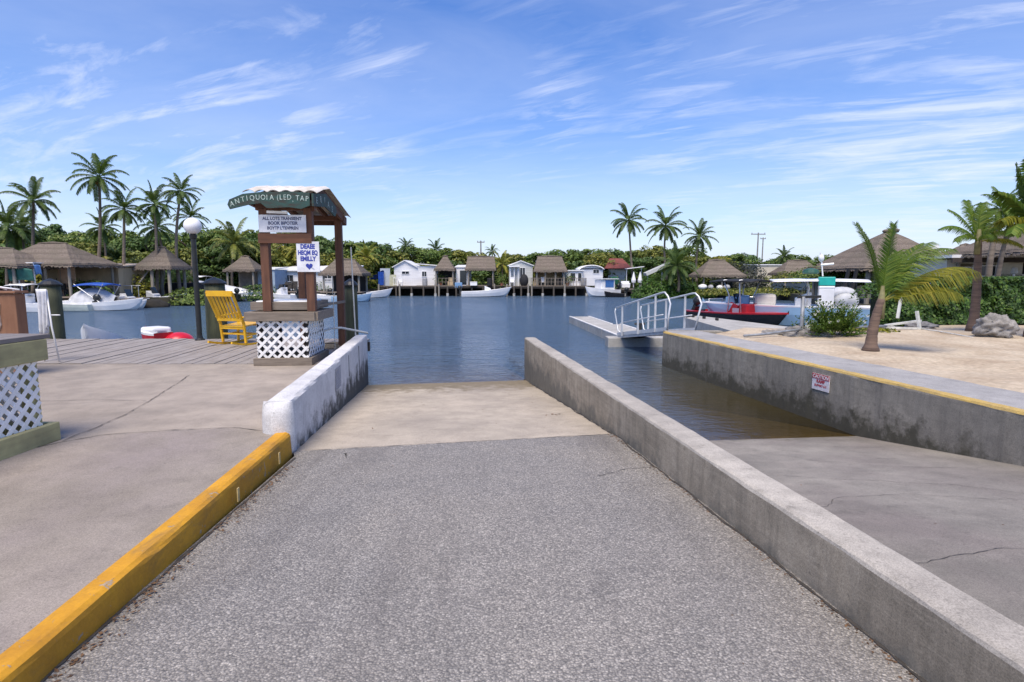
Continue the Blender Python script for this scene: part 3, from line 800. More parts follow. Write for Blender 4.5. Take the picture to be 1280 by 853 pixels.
hs = MB(); hs.tube([(-3.72,9.95,.42),(-3.5,10.8,.5),(-3.4,11.1,.48),(-3.2,11.5,.38),(-3.0,11.6,.325)], .022, 8)
tag(hs.build('water_hose', mat('pale_hose', (.6,.6,.55), .5, .1), smooth=True), 'pale hose lying from the kiosk over the end of the white wall', 'hose')
coil = MB(); 
pts = [(-3.75+.28*math.cos(t*.5)*(1-.01*t), 11.6+.4*math.sin(t*.5)*(1-.01*t), .03+.002*t) for t in range(40)]
coil.tube(pts, .022, 6); tag(coil.build('rope_coil', mat('tan_rope', (.33,.27,.19), .9, .4, 30), smooth=True), 'tan rope coiled on the dock boards behind the kiosk', 'rope')

# ---- globe lamp
L = thing('globe_lamp', 'tall black lamp post topped with a white glass globe on the timber dock', 'lamp post', (-7.36, 13.12, 0))
MB().lathe([(.11,0),(.11,.02),(.07,.05),(.058,.12),(.055,2.35),(.075,2.37),(.085,2.44),(.06,2.47)], 16).build('pole', BLACKP, L, smooth=False)
g = MB(); g.ellipsoid((0,0,2.65),(.19,.19,.19), 28, 18); g.build('globe', mat('opal_globe', (.82,.83,.85), .25, .04, 2), L, smooth=True)

# ---- rocking chair
YC = mat('yellow_gloss_chair_paint', (.78,.46,.015), .4, .12, 5, c2=(.62,.34,.01))
ch = thing('rocking_chair', 'bright yellow slatted wooden rocking chair facing the water', 'rocking chair', (-6.02, 12.35, 0), R(-20), sc=1.1)
ch.scale = (1.16, 1.08, 1.0)
for s_ in (-1, 1):
    x = .28*s_
    P = [(x, -.52+1.12*i/12, .02+.30*((i/12-.52)**2)) for i in range(13)]
    m_ = MB()
    for i in range(12): m_.bar(P[i], P[i+1], .035, .045)
    m_.build('rocker', YC, ch)
    m_ = MB(); m_.bar((x,-.16,.06),(x*1.02,-.20,.50),.04,.045); m_.bar((x*1.02,-.20,.48),(x*1.08,-.47,1.16),.035,.05); m_.build('rear_post', YC, ch, bevel=.006)
    m_ = MB(); m_.bar((x*1.04,.24,.05),(x*1.04,.27,.66),.042,.042); m_.build('front_leg', YC, ch, bevel=.006)
    m_ = MB(); m_.bar((x*1.08,-.26,.62),(x*1.14,.32,.685),.085,.024); m_.build('armrest', YC, ch, bevel=.006)
    m_ = MB(); m_.bar((x,-.17,.22),(x,.25,.24),.022,.035); m_.build('stretcher', YC, ch)
m_ = MB(); m_.bar((-.29,.25,.22),(.29,.25,.22),.022,.035); m_.bar((-.29,-.17,.25),(.29,-.17,.25),.022,.035); m_.build('stretcher', YC, ch)
m_ = MB()
for i in range(7): m_.box((0,-.19+i*.078,.415+.008*i),(.56,.07,.02), rx=R(6))
m_.bar((-.29,.28,.43),(.29,.28,.43),.03,.07); m_.bar((-.29,-.2,.39),(.29,-.2,.39),.03,.07); m_.build('seat', YC, ch)
m_ = MB(); bk = lambda x, t: (x, -.22-.26*t, .50+.66*t)
m_.bar(bk(-.31,.96),bk(.31,.96),.03,.12); m_.build('back_rail', YC, ch, bevel=.005); m_ = MB(); m_.bar(bk(-.30,.10),bk(.30,.10),.03,.07); m_.build('back_rail', YC, ch, bevel=.005)
for i in range(6):
    x = -.205+i*.082; m_ = MB(); m_.bar(bk(x,.10),bk(x,.55),.05 if i not in (0,5) else .06,.014, up=(0,1,.4)); m_.bar(bk(x,.55),bk(x*1.03,.93),.05,.014, up=(0,1,.4)); m_.build('back_slat', YC, ch)

# ---- lattice counter at the left edge
LC = thing('lattice_counter', 'waist high counter with white lattice side and yellowish boards cut by the left edge', 'counter', (-4.17, 5.02, 0))
m_ = MB(); m_.box((-.03,-1.0,.085),(.06,2.05,.17)); m_.box((-1.0,.0,.085),(1.9,.05,.17)); m_.build('base_board', W_YEL, LC, bevel=.008)
m_ = MB(); m_.box((-.05,-1.0,.845),(.05,2.0,.19)); m_.box((-1.05,-.03,.845),(1.94,.05,.19)); m_.build('fascia_board', W_YEL, LC, bevel=.008)
m_ = MB(); lattice(m_, (-.06,-.10,.16), (0,-1,0), (0,0,1), 1.85, .60, .088, .038); lattice(m_, (-.1,-.06,.16),(-1,0,0),(0,0,1),1.7,.6,.088,.038); m_.build('lattice_panel', WHITEP, LC)
m_ = MB()
for i in range(6): m_.box((-.10-i*.145,-1.0,.962),(.138,2.1,.04))
m_.build('counter_top', wood('dark_grey_counter_board', (.24,.215,.20),(.13,.115,.11),axis=1,grain=22), LC, bevel=.005)
m_ = MB()
for y in (-.12,-1.0,-1.9): m_.box((-.12,y,.5),(.09,.09,.84)); 
m_.box((-1.0,-.12,.5),(.09,.09,.84)); m_.box((-.95,-1.0,.2),(1.5,1.6,.04)); m_.build('inner_post', W_YEL, LC)
m_ = MB(); m_.box((-.6,-.6,.40),(.42,.5,.34)); m_.box((-.55,-1.4,.38),(.45,.4,.3)); m_.ellipsoid((-.45,-1.0,.36),(.16,.16,.16)); m_.build('stored_crate', mat('tan_stored_crate', (.35,.2,.09), .8, .4, 5), LC)

# ---- brown painted cabinet behind the counter
BP = wood('worn_orange_brown_panel', (.29,.15,.085), (.19,.09,.05), axis=2, grain=9, dirt=(.14,.06,.03))
BC = thing('fish_box', 'orange brown wooden box with a worn white painting of a fish on its front', 'box', (-7.68, 8.3, 0))
m_ = MB(); m_.box((-.35,.09,.62),(1.36,.18,1.24)); m_.build('body', BP, BC, bevel=.01)
m_ = MB(); m_.box((-.35,.09,1.265),(1.42,.24,.035)); m_.build('lid', BP, BC, bevel=.006)
PW = mat('worn_white_paint', (.62,.6,.55), .7, .35, 18, c2=(.4,.28,.2))
m_ = MB(); y = -.006
fish = [(-.14,.78),(-.10,.70),(-.02,.68),(.06,.71),(.09,.78),(.08,.95),(.10,1.10),(.02,1.16),(.03,1.08),(-.02,.98),(-.07,1.06),(-.12,1.15),(-.14,1.0)]
for i in range(len(fish)): a, c = fish[i], fish[(i+1)%len(fish)]; m_.bar((a[0],y,a[1]),(c[0],y,c[1]),.004,.03,up=(0,1,0))
m_.bar((-.05,y,.74),(-.03,y,.86),.004,.05,up=(0,1,0)); m_.bar((-.32,y,.62),(-.24,y,1.08),.004,.03,up=(0,1,0)); m_.bar((-.24,y,1.08),(-.2,y,1.0),.004,.03,up=(0,1,0))
m_.build('painted_fish', PW, BC)
WR_ = mat('white_plastic_pipe', (.72,.73,.74), .4, .1)
rr = random.Random(3)
for i, (x0, x1, z0_, z1_, lab) in enumerate(((-.55,.34,1.46,1.30,'longest sloping down to the right'),(-.6,.05,1.60,1.30,'steepest, ending mid lid'),(-.78,-.3,1.42,1.30,'short and pushed to the left end'))):
    m_ = MB(); m_.tube([(-7.6+x0*.8,8.36+i*.05,1.3+(z0_-1.3)*.6),(-7.6+x1*.8,8.36+i*.05,1.3)], .014, 8)
    tag(m_.build('plastic_pipe', WR_, smooth=True), 'white plastic pipe on the brown box, '+lab, 'pipe', 'white pipes lying on the brown box')
TW = mat('white_towel_cloth', (.62,.64,.68), .95, .2, 8)
TR = thing('towel_stand', 'thin white metal stand beside the brown box', 'stand', (-8.1, 9.75, 0))
m_ = MB(); m_.tube([(-.12,0,0),(-.12,0,1.26),(.02,0,1.26),(.14,-.1,.62),(.22,-.1,0)], .014, 8); m_.tube([(.11,-.05,.83),(.26,-.05,.83)], .012, 6); m_.build('frame', WR_, TR, smooth=True)
def tf(a, b2):
    fold = .03*math.sin(a*17+b2*2)*(.4+b2)
    return V((-8.1-.14+.20*a+.03*b2*(.5-a), 9.72+fold, 1.28-.72*b2-.10*math.sin(a*4)*b2))
m_ = MB(); m_.grid(tf, 26, 14); o = m_.build('towel', TW, smooth=True); sm = o.modifiers.new('s','SOLIDIFY'); sm.thickness = .012
tag(o, 'white towel hung over the thin stand beside the green piling', 'towel')

# ---- caution sign on the seawall
yS = 8.28
A_ = V((SL(yS)-.012, yS, 0)); 
dirv = V((.173,-1,0)).normalized()     # reading direction, towards the camera
cs = thing('warning_sign', 'small red and white warning sign fixed to the grey seawall', 'sign', (A_.x, A_.y, -.085))
up = V((0,0,1)); nrm = dirv.cross(up)
BM = Matrix((( dirv.x, 0, nrm.x, 0),(dirv.y, 0, nrm.y, 0),(0,1,0,0),(0,0,0,1)))
RED = mat('faded_red_sign_paint', (.42,.05,.07), .5, .3, 20); WS = mat('off_white_sign', (.74,.70,.72), .5, .15, 20)
m_ = MB(); BM = BM @ Matrix.Scale(.9, 4); m_.box((0,0,0),(.40,.27,.008), M=BM); pl = m_.build('panel', WS, cs)
m_ = MB(); m_.box((0,.092,.006),(.396,.085,.006), M=BM); hb = m_.build('header_band', RED, cs)
lettering('CAUTION', .082, WS, hb, None, None, .0008, sx=1, bold=.002, M=BM @ Matrix.Translation((0,.088,.0105)))
lettering('RAMP', .075, RED, pl, None, None, .0008, bold=.004, M=BM @ Matrix.Translation((0,.01,.006)))
lettering('SLIPPERY & S', .05, RED, pl, None, None, .0008, bold=.002, M=BM @ Matrix.Translation((0,-.06,.006)))
for z in (-.11,.11): 
    pass

# ---- pier railings and floating dock
FD = concrete('pale_float_dock', (.58,.57,.54), (.42,.41,.38), mott=2, stain_amt=.4, zdark=(-.75,-.55,(.12,.10,.07)))
fd = thing('floating_dock', 'long low pale floating dock reaching out from the gangway foot', 'dock', (3.4, 17.9, WATER))
ang = math.atan2(26.5-17.9, 2.75-3.42)
dd = V((math.cos(ang), math.sin(ang), 0)); nn = V((dd.y, -dd.x, 0))   # nn to the right
for i in range(4):
    a = dd*(2.2*i+.02); c = dd*(2.2*(i+1)-.02); wd = 1.35 if i < 2 else 1.0
    m_ = MB(); m_.bar(a+nn*wd/2+V((0,0,.12)), c+nn*wd/2+V((0,0,.12)), wd, .34); sec = m_.build('float_section', FD, fd, bevel=.02)
    m_ = MB(); m_.bar(a+nn*.04+V((0,0,.30)), c+nn*.04+V((0,0,.30)), .09, .03); m_.bar(a+nn*(wd-.05)+V((0,0,.30)), c+nn*(wd-.05)+V((0,0,.30)), .09, .03)
    m_.build('edge_board', mat('pale_edge_board', (.66,.65,.62), .6, .2, 6), sec)
m_ = MB(); m_.box((.55,-.25,.12),(1.9,.6,.34)); m_.build('landing_section', FD, fd, bevel=.02)
m_ = MB(); m_.tube([(.95,1.0,.28),(.95,1.0,.62)], .05, 8); m_.tube([(.75,1.0,.60),(1.1,1.0,.60)], .04, 8); m_.build('cleat_post', BLACKP, fd)
# gangway
gw = thing('gangway', 'aluminium gangway with looped pipe handrails sloping from the seawall to the floating dock', 'gangway', (0,0,0))
A0, A1 = gy(772,419,17.6), gy(834,413,14.3); B0, B1 = gy(804,417,17.9), gy(869,413.5,14.5)
DECKA = mat('aluminium_deck', (.5,.52,.55), .4, .2, 6, metal=.3)
m_ = MB(); mids = 8
vs = [A0, B0, B1, A1]; m_.add([p+V((0,0,.0)) for p in vs]+[p-V((0,0,.10)) for p in vs], [(0,1,2,3),(7,6,5,4),(0,4,5,1),(1,5,6,2),(2,6,7,3),(3,7,4,0)]); m_.build('walkway', DECKA, gw)
for nm, P0, P1, q0, q1, qm in (('A',A0,A1,gy(770,385,17.6),gy(828,366,14.6),gy(838,380,14.3)),('B',B0,B1,gy(802,382,17.9),gy(866,367,14.8),gy(877,380,14.5))):
    m_ = MB(); lp = lambda t: P0.lerp(P1, t)
    d_ = (q1-q0)
    e1 = q1+d_*.04+V((0,0,-.01)); e2 = q1.lerp(qm,.55)+V((.03,0,.06)); 
    m_.tube([q0, q0.lerp(q1,.5), q1, e1, e2, qm, qm.lerp(P1,.45)+V((-.01,0,0)), P1], .024, 10)
    m_.tube([q0, q0+V((-.03,0,-.12)), lp(.02)+V((-.02,0,.15)), lp(.12)], .022, 8)
    r_ = m_.build('handrail', ALU, gw, smooth=True)
    for t in (.16,.52,.86):
        m_ = MB(); top = q0.lerp(q1, t*1.02); ft = lp(t+.0); ft = V((top.x, top.y, ft.z-.05)); m_.bar(ft, top, .05, .05); m_.build('rail_post', ALU, gw)
    m_ = MB()
    for k in (.42,.0):
        if k: m_.tube([lp(.1).lerp(q0.lerp(q1,.1),k), lp(.95).lerp(q0.lerp(q1,.98),k)], .018, 8)
    m_.build('mid_rail', ALU, gw, smooth=True)
    m_ = MB(); m_.bar(lp(0)+V((0,0,.03)), lp(1)+V((0,0,.03)), .04, .1); m_.build('side_beam', ALU, gw)

# ---- quay beyond the seawall
q = MB(); Q = [gz(857,396,-.2), gz(980,413,-.2)]; dq = (Q[1]-Q[0]).normalized(); nq = V((-dq.y, dq.x, 0))
q.prism([tuple(gz(u_,v_,-.2)[:2]) for u_,v_ in ((857,397.5),(915,414),(1000,417),(1110,412),(992,409.5),(872,394.8))], -2.0, -.2)
tag(q.build('finger_quay', FD), 'low pale concrete quay between the gangway and the red skiff', 'quay')
m_ = MB(); 
for t in (.12,.35,.6): c = Q[0].lerp(Q[1], t*.6); m_.box((c.x+.1,c.y+.05,-.15),(.07,.2,.08))
m_.build('cleat', DARK, bpy.data.objects['finger_quay'])
# pipe rail with post along the bank
pr = thing('pipe_rail', 'grey metal pipe rail with tall post on the bank behind the seawall', 'rail', (0,0,0))
a = gy(930,420,12.3); c = gy(1010,411,12.9); e = gy(1108,408,13.6)
m_ = MB(); m_.tube([a, gy(955,418,12.4), gy(985,414,12.7), c], .028, 10); m_.tube([c, e], .03, 8); m_.build('pipe', GALV, pr, smooth=True)
p0 = gy(1001,431,12.9); p1 = gy(1004,371,12.95); m_ = MB(); m_.tube([p0-V((0,0,.3)), p1], .045, 10); m_.build('post', GALV, pr, smooth=True)
m_ = MB(); m_.bar(gy(997,371.5,12.95), gy(1026,371,12.95), .05, .06); m_.build('top_bracket', BLACKP, pr)
m_ = MB(); m_.bar(gy(1009,438,12.6), gy(1014,406,12.8), .09, .03); tag(m_.build('leaning_board', W_GREY), 'short grey board standing upright beside the metal rail post', 'board')
# fallen white fence bits
PV = mat('weathered_white_rail', (.60,.61,.58), .6, .25, 6)
for (p, q_, D, w_, lab) in (((1122,398),(1127,368),15.2,.07,'white post leaning beside the flowering shrub'),((1106,407),(1151,401),14.6,.07,'upper white rail lying between the shrub and the leaning board'),((1106,409.5),(1150,411),14.1,.06,'lower white rail lying on the sand by the shrub'),((1150,414),(1146,389),14.3,.09,'short grey white board leaning at the end of the fallen rails')):
    m_ = MB(); m_.bar(gy(p[0],p[1],D), gy(q_[0],q_[1],D+.1), w_, .05); tag(m_.build('fence_rail', PV), lab, 'fence rail')
m_ = MB(); pts = [gz(1150,411,.17), gz(1175,414.5,.17), gz(1200,419,.17), gz(1216,422,.17)]; m_.tube(pts, .014, 6); tag(m_.build('white_rope', PV), 'white line stretched over the sand towards the pitted rock', 'rope')

# ---- rocks
ROCKM = concrete('pitted_coral_rock', (.46,.44,.42), (.22,.21,.20), stain=(.05,.05,.05), mott=5, stain_amt=.9)
def rock(label, c, r_, seed, cat='rock', grp=None, holes=.22, nu=44, nv=28):
    c = V(c)
    def fn(d):
        p = d*1.6+V((seed,seed*2,0)); k = 1+.32*noise.noise(p)+.22*noise.noise(p*2.3)-holes*abs(noise.noise(p*4.2))*1.5+.05*noise.noise(p*9)
        return k
    m_ = MB(); m_.ellipsoid((0,0,0), r_, nu, nv, fn=fn); o = m_.build('rock', ROCKM, clean=True, smooth=True); o.location = c
    return tag(o, label, cat, grp)
rock('big pitted grey white coral rock on the sand beside the palm trunk', (10.72,12.4,.36), (.39,.34,.32), 3)
rock('low flat rock by the end of the fallen white rails', (9.7,14.6,.12), (.36,.28,.12), 9)
rock('rock half under the flowering shrub at its right side', (8.0,14.0,.1), (.5,.35,.2), 5)
rock('dark rock under the left end of the flowering shrub', (6.95,13.0,.08), (.62,.42,.26), 6)
rock('small rock between shrub and metal post', (6.35,13.35,.05), (.38,.3,.18), 7)
rock('low rock at the hedge foot near the palm', (11.5,15.7,.10), (.42,.3,.13), 8)
# ================================================================== PLANTS
TRUNK = mat('grey_palm_trunk', (.20,.165,.13), .9, .35, 2, bump=.6, stretch=(1,1,9), c2=(.12,.095,.075))
TRUNKD = mat('brown_ringed_palm_trunk', (.17,.115,.085), .9, .35, 2, bump=.8, stretch=(1,1,10), c2=(.08,.055,.045))
BARK = mat('tree_bark', (.12,.09,.07), .9, .3, 4)
PALMG = foliage('palm_green', (0.030,0.066,0.017), (0.102,0.162,0.036), trans=.25)
PALMNEAR = foliage('near_palm_green', (.05,.12,.014), (.18,.27,.035), (.28,.32,.05), trans=.38)
PALMY = foliage('yellowing_palm', (.10,.125,.012), (.34,.31,.03), (.48,.36,.06), trans=.38)
TREEG = foliage('mangrove_green', (0.048,0.090,0.017), (0.162,0.240,0.046), (0.240,0.276,0.060), trans=.15)
TREEO = foliage('olive_tree_green', (0.061,0.088,0.015), (0.242,0.264,0.050), (0.330,0.286,0.055), trans=.18)
TREED = foliage('dark_tree_green', (0.033,0.072,0.018), (0.117,0.195,0.046), trans=.12)
TREEY = foliage('yellow_green_tree', (.12,.14,.018), (.34,.34,.05), (.45,.30,.04), trans=.2)
GREYT = foliage('grey_dark_bush', (.02,.024,.016), (.06,.066,.05), trans=.08)
HEDGE = foliage('glossy_hedge_green', (0.012,0.042,0.009), (0.068,0.150,0.024), (0.150,0.255,0.045), trans=.15)
SHRUBM = foliage('bright_shrub_green', (0.036,0.090,0.014), (0.144,0.240,0.036), (0.240,0.300,0.084), trans=.3)
MANG = foliage('bright_mangrove_green', (0.018,0.060,0.006), (0.090,0.180,0.022), trans=.18)

def frond(mb, base, az, el, length, droop, wind=V((0,0,0)), n=26, leaf=.45, lw=.028, hang=.5, mi=0, r=None, rad=.018, twist=0):
    """one feather frond: curved midrib and tapering leaflets on both sides"""
    r = r or rnd; base = V(base)
    d = V((math.sin(az)*math.cos(el), math.cos(az)*math.cos(el), math.sin(el)))
    P = [base]; seg = 12; D = []
    for i in range(seg):
        t = i/seg
        D.append(d.copy()); P.append(P[-1]+d*length/seg)
        d = (d+V((0,0,-droop/seg*(.35+1.5*t)))+wind*(1.6*t/seg)).normalized()
    D.append(d)
    mb.tube(P, [rad*(1-.85*i/seg) for i in range(seg+1)], 5, mi)
    for i in range(n):
        t = .14+.86*i/(n-1); f = t*seg; k = min(seg-1, int(f)); p = P[k].lerp(P[k+1], f-k); dd = D[k]
        side = dd.cross(V((0,0,1)))
        if side.length < .1: side = V((1,0,0))
        side.normalize(); upv = side.cross(dd).normalized()
        L = leaf*(math.sin(min(1, t*1.25+.12)*math.pi*.5)*(1.0-.62*max(0, t-.45)/.55))*r.uniform(.85,1.1)
        for s_ in (-1, 1):
            o = (dd*.62+side*s_*.85+upv*(.25-.55*hang)+V((r.uniform(-.08,.08),)*3)).normalized()
            q1 = p+o*L*.5; o2 = (o+V((0,0,-hang*1.5))+wind*.9).normalized(); q2 = q1+o2*L*.5
            wv = dd*lw
            mb.add([p-wv*.5, p+wv*.5, q1+wv*.55, q2, q1-wv*.55], [(0,1,2,4),(4,2,3)], mi)

def palm_mesh_crown(seed, n=20, length=2.7, leaf=.6, wind=V((0,0,0)), nl=22, lw=.06):
    r = random.Random(seed); mb = MB()
    for i in range(n):
        az = i*2.399+r.uniform(-.2,.2); t = i/(n-1)
        el = R(80-112*t**.85+r.uniform(-8,8))
        frond(mb, (0,0,0), az, el, length*r.uniform(.82,1.08)*(1-.1*t), 1.35+.5*r.random(), wind, nl, leaf, lw, .6+.35*r.random(), 0, r, .03)
    return mb
CROWNS = []
for s_ in range(4):
    o = palm_mesh_crown(50+s_, 21+s_, 2.55, .66, V((.12*(s_%2),0,0)), 28, .07).build('crown', PALMG); CROWNS.append(o.data); bpy.data.objects.remove(o)
NUTS = mat('coconut_husk', (.25,.13,.03), .7, .3, 8)
def palm(label, foot, top, ci, sc=1.0, r0=.145, group='tall coconut palms', nuts=False, cmat=None, rz=0):
    foot = V(foot); top = V(top)
    t = thing('palm_tree', label, 'palm tree', foot, 0, group)
    d = top-foot; r = random.Random(int(abs(foot.x)*100)+ci); bx, by = r.uniform(-.35,.35), r.uniform(-.2,.2)
    P = [V((d.x*(k/10)**1.4+bx*math.sin(math.pi*k/10), d.y*k/10+by*math.sin(math.pi*k/10), d.z*k/10)) for k in range(11)]
    MB().tube(P, [r0*(1.3 if k == 0 else 1-.45*k/10) for k in range(11)], 10).build('trunk', TRUNK, t, smooth=True)
    c = bpy.data.objects.new('crown', CROWNS[ci % len(CROWNS)]); COL.objects.link(c); c.parent = t; c.location = d; c.scale = (sc,)*3; c.rotation_euler = (0,0,rz+ci*.9)
    if cmat: c.material_slots[0].link = 'OBJECT'; c.material_slots[0].material = cmat
    if nuts:
        m = MB()
        for k in range(6): a = k*1.05; m.ellipsoid(d+V((math.cos(a)*.25, math.sin(a)*.25, -.28-.08*(k%2))), (.13,.13,.16), 8, 6)
        m.build('coconuts', NUTS, t, smooth=True)
    return t
G0 = -.05
def palm_px(label, u, v, D, ufoot=None, **k):
    top = gy(u, v, D); foot = gy(ufoot or u, 350, D); foot.z = G0
    return palm(label, foot, top, **k)
PG = 'tall coconut palms on the left bank'
palm_px('spreading palm at the far left standing above the thatched shed roof', 42, 252, 44, 40, ci=0, sc=.88, group=PG)
palm_px('tallest palm of the left bank with orange coconuts under its crown', 124, 222, 43, 118, ci=1, sc=.92, nuts=True, group=PG)
palm_px('palm with a straight thin trunk standing second to the right of the tallest one', 155, 262, 43, 152, ci=2, sc=.72, group=PG)
palm_px('palm with a dense crown standing over the small thatched boat shelter', 193, 256, 44, 195, ci=3, sc=.76, group=PG)
palm_px('slim palm rising right behind the white lamp globe', 226, 240, 45, 225, ci=0, sc=.68, group=PG, rz=1)
palm_px('low palm with crown half hidden below the palm over the boat shelter', 196, 285, 47, 199, ci=1, sc=.8, group=PG, rz=2)
palm_px('short palm partly behind the lamp globe with drooping fronds', 238, 272, 52, 236, ci=2, sc=.75, group=PG)
palm_px('dark palm at the left edge of the picture in the tree row', 10, 285, 50, 8, ci=3, sc=1.1, group=PG)
palm_px('dark short palm just left of the spreading palm trunk', 28, 288, 52, 27, ci=1, sc=.9, group=PG)
palm_px('palm with long pale fronds in front of the trees left of the kiosk', 293, 305, 56, 290, ci=2, sc=1.15, group=PG, cmat=TREEO)
palm_px('small palm between the two leftmost trunks and the tall palm', 128, 285, 55, 128, ci=3, sc=.8, group=PG)
CG = 'tall coconut palms behind the far bank'
palm_px('leftmost tall palm above the red roofed house on the far bank', 786, 276, 66, 792, ci=1, sc=1.05, group=CG)
palm_px('middle palm of the three tall ones over the far bank', 832, 283, 64, 836, ci=0, sc=1.08, group=CG, rz=.6)
palm_px('rightmost and lowest palm of the three tall ones over the far bank', 875, 296, 66, 872, ci=2, sc=.95, group=CG)
palm_px('young palm with upright fronds growing out of the green mangrove bush', 845, 333, 56, 848, ci=3, sc=1.05, group=CG, r0=.15)
palm_px('small leaning palm behind the white trailer house', 508, 309, 74, 505, ci=1, sc=.62, group=CG)
palm_px('tiny dark palm on the skyline right of the utility pole', 615, 315, 95, 614, ci=0, sc=.6, group=CG)
palm_px('yellowing palm left of the white house with the open porch', 628, 331, 68, 630, ci=2, sc=.75, group=CG, cmat=TREEY)
palm_px('yellow orange palm in the tree row just right of the kiosk', 458, 322, 66, 458, ci=3, sc=.85, group=CG, cmat=TREEY)
palm_px('orange tinted palm seen between the kiosk posts', 372, 312, 60, 372, ci=1, sc=.7, group=CG, cmat=TREEY)
palm_px('dark small palm on the skyline above the small thatched hut', 545, 313, 80, 546, ci=2, sc=.75, group=CG)
palm_px('small ragged palm on the skyline left of the right bank huts', 980, 322, 78, 980, ci=3, sc=.7, group=CG)

# ---- broadleaf trees
def crown_mesh(seed, w_=3.2, h_=2.4, clumps=80, per=90, leaf=.155):
    r = random.Random(seed); mb = MB()
    for k in range(clumps):
        a = r.random()*6.28; rad = math.sqrt(r.random()); zz = r.uniform(-1, 1)
        sh = math.sqrt(max(.05, 1-zz*zz*.8))
        c = V((math.cos(a)*rad*w_*sh*.86, math.sin(a)*rad*w_*sh*.86, zz*h_*.86+r.uniform(-.2,.3)))
        cr = r.uniform(.45,1.0)*w_*.26; cz = cr*r.uniform(.5,.75)
        for i in range(per):
            d = V((r.gauss(0,1), r.gauss(0,1), r.gauss(0,1))).normalized(); q = c+V((d.x*cr, d.y*cr, d.z*cz))*r.uniform(.72,1.08)
            nn_ = (d+V((r.uniform(-.7,.7), r.uniform(-.7,.7), r.uniform(-.2,.9)))).normalized()
            u = nn_.orthogonal().normalized(); v2 = nn_.cross(u); ang = r.random()*6.28
            u, v2 = u*math.cos(ang)+v2*math.sin(ang), v2*math.cos(ang)-u*math.sin(ang); s_ = leaf*r.uniform(.6,1.3)
            mb.add([q-u*s_, q+v2*s_*.55, q+u*s_, q-v2*s_*.55], [(0,1,2,3)])
    return mb
TC = []
for s_ in range(5):
    o = crown_mesh(90+s_, 3.0+.25*(s_%3), 2.2+.2*(s_%2)).build('crown', TREEG); TC.append(o.data); bpy.data.objects.remove(o)
tm = MB(); tm.tube([(0,0,0),(.1,.05,1.2),(-.1,0,2.4),(.2,.1,3.6)], [.2,.16,.12,.05], 8)
for a in range(5): tm.tube([(0,0,1.1+a*.35),(math.cos(a*1.3)*.9, math.sin(a*1.3)*.9, 2.0+a*.4),(math.cos(a*1.3)*1.8, math.sin(a*1.3)*1.8, 2.6+a*.4)], [.09,.06,.02], 5)
o = tm.build('trunk', BARK, smooth=True); TRK = o.data; bpy.data.objects.remove(o)
def tree(label, x, y, top, ci, m, sw=1.0, group='trees behind the houses'):
    t = thing('tree', label, 'tree', (x, y, G0), ci*1.7, group)
    tk = bpy.data.objects.new('trunk', TRK); COL.objects.link(tk); tk.parent = t; h = top-G0; tk.scale = (h/4.6,)*3
    c = bpy.data.objects.new('crown', TC[ci % 5]); COL.objects.link(c); c.parent = t
    c.location = (0,0,h*.52); c.scale = (sw, sw, h/4.9)
    c.material_slots[0].link = 'OBJECT'; c.material_slots[0].material = m
    return t
tones = {'g':(TREEG,'mid green'),'o':(TREEO,'olive green'),'d':(TREED,'dark green'),'y':(TREEY,'yellow green')}
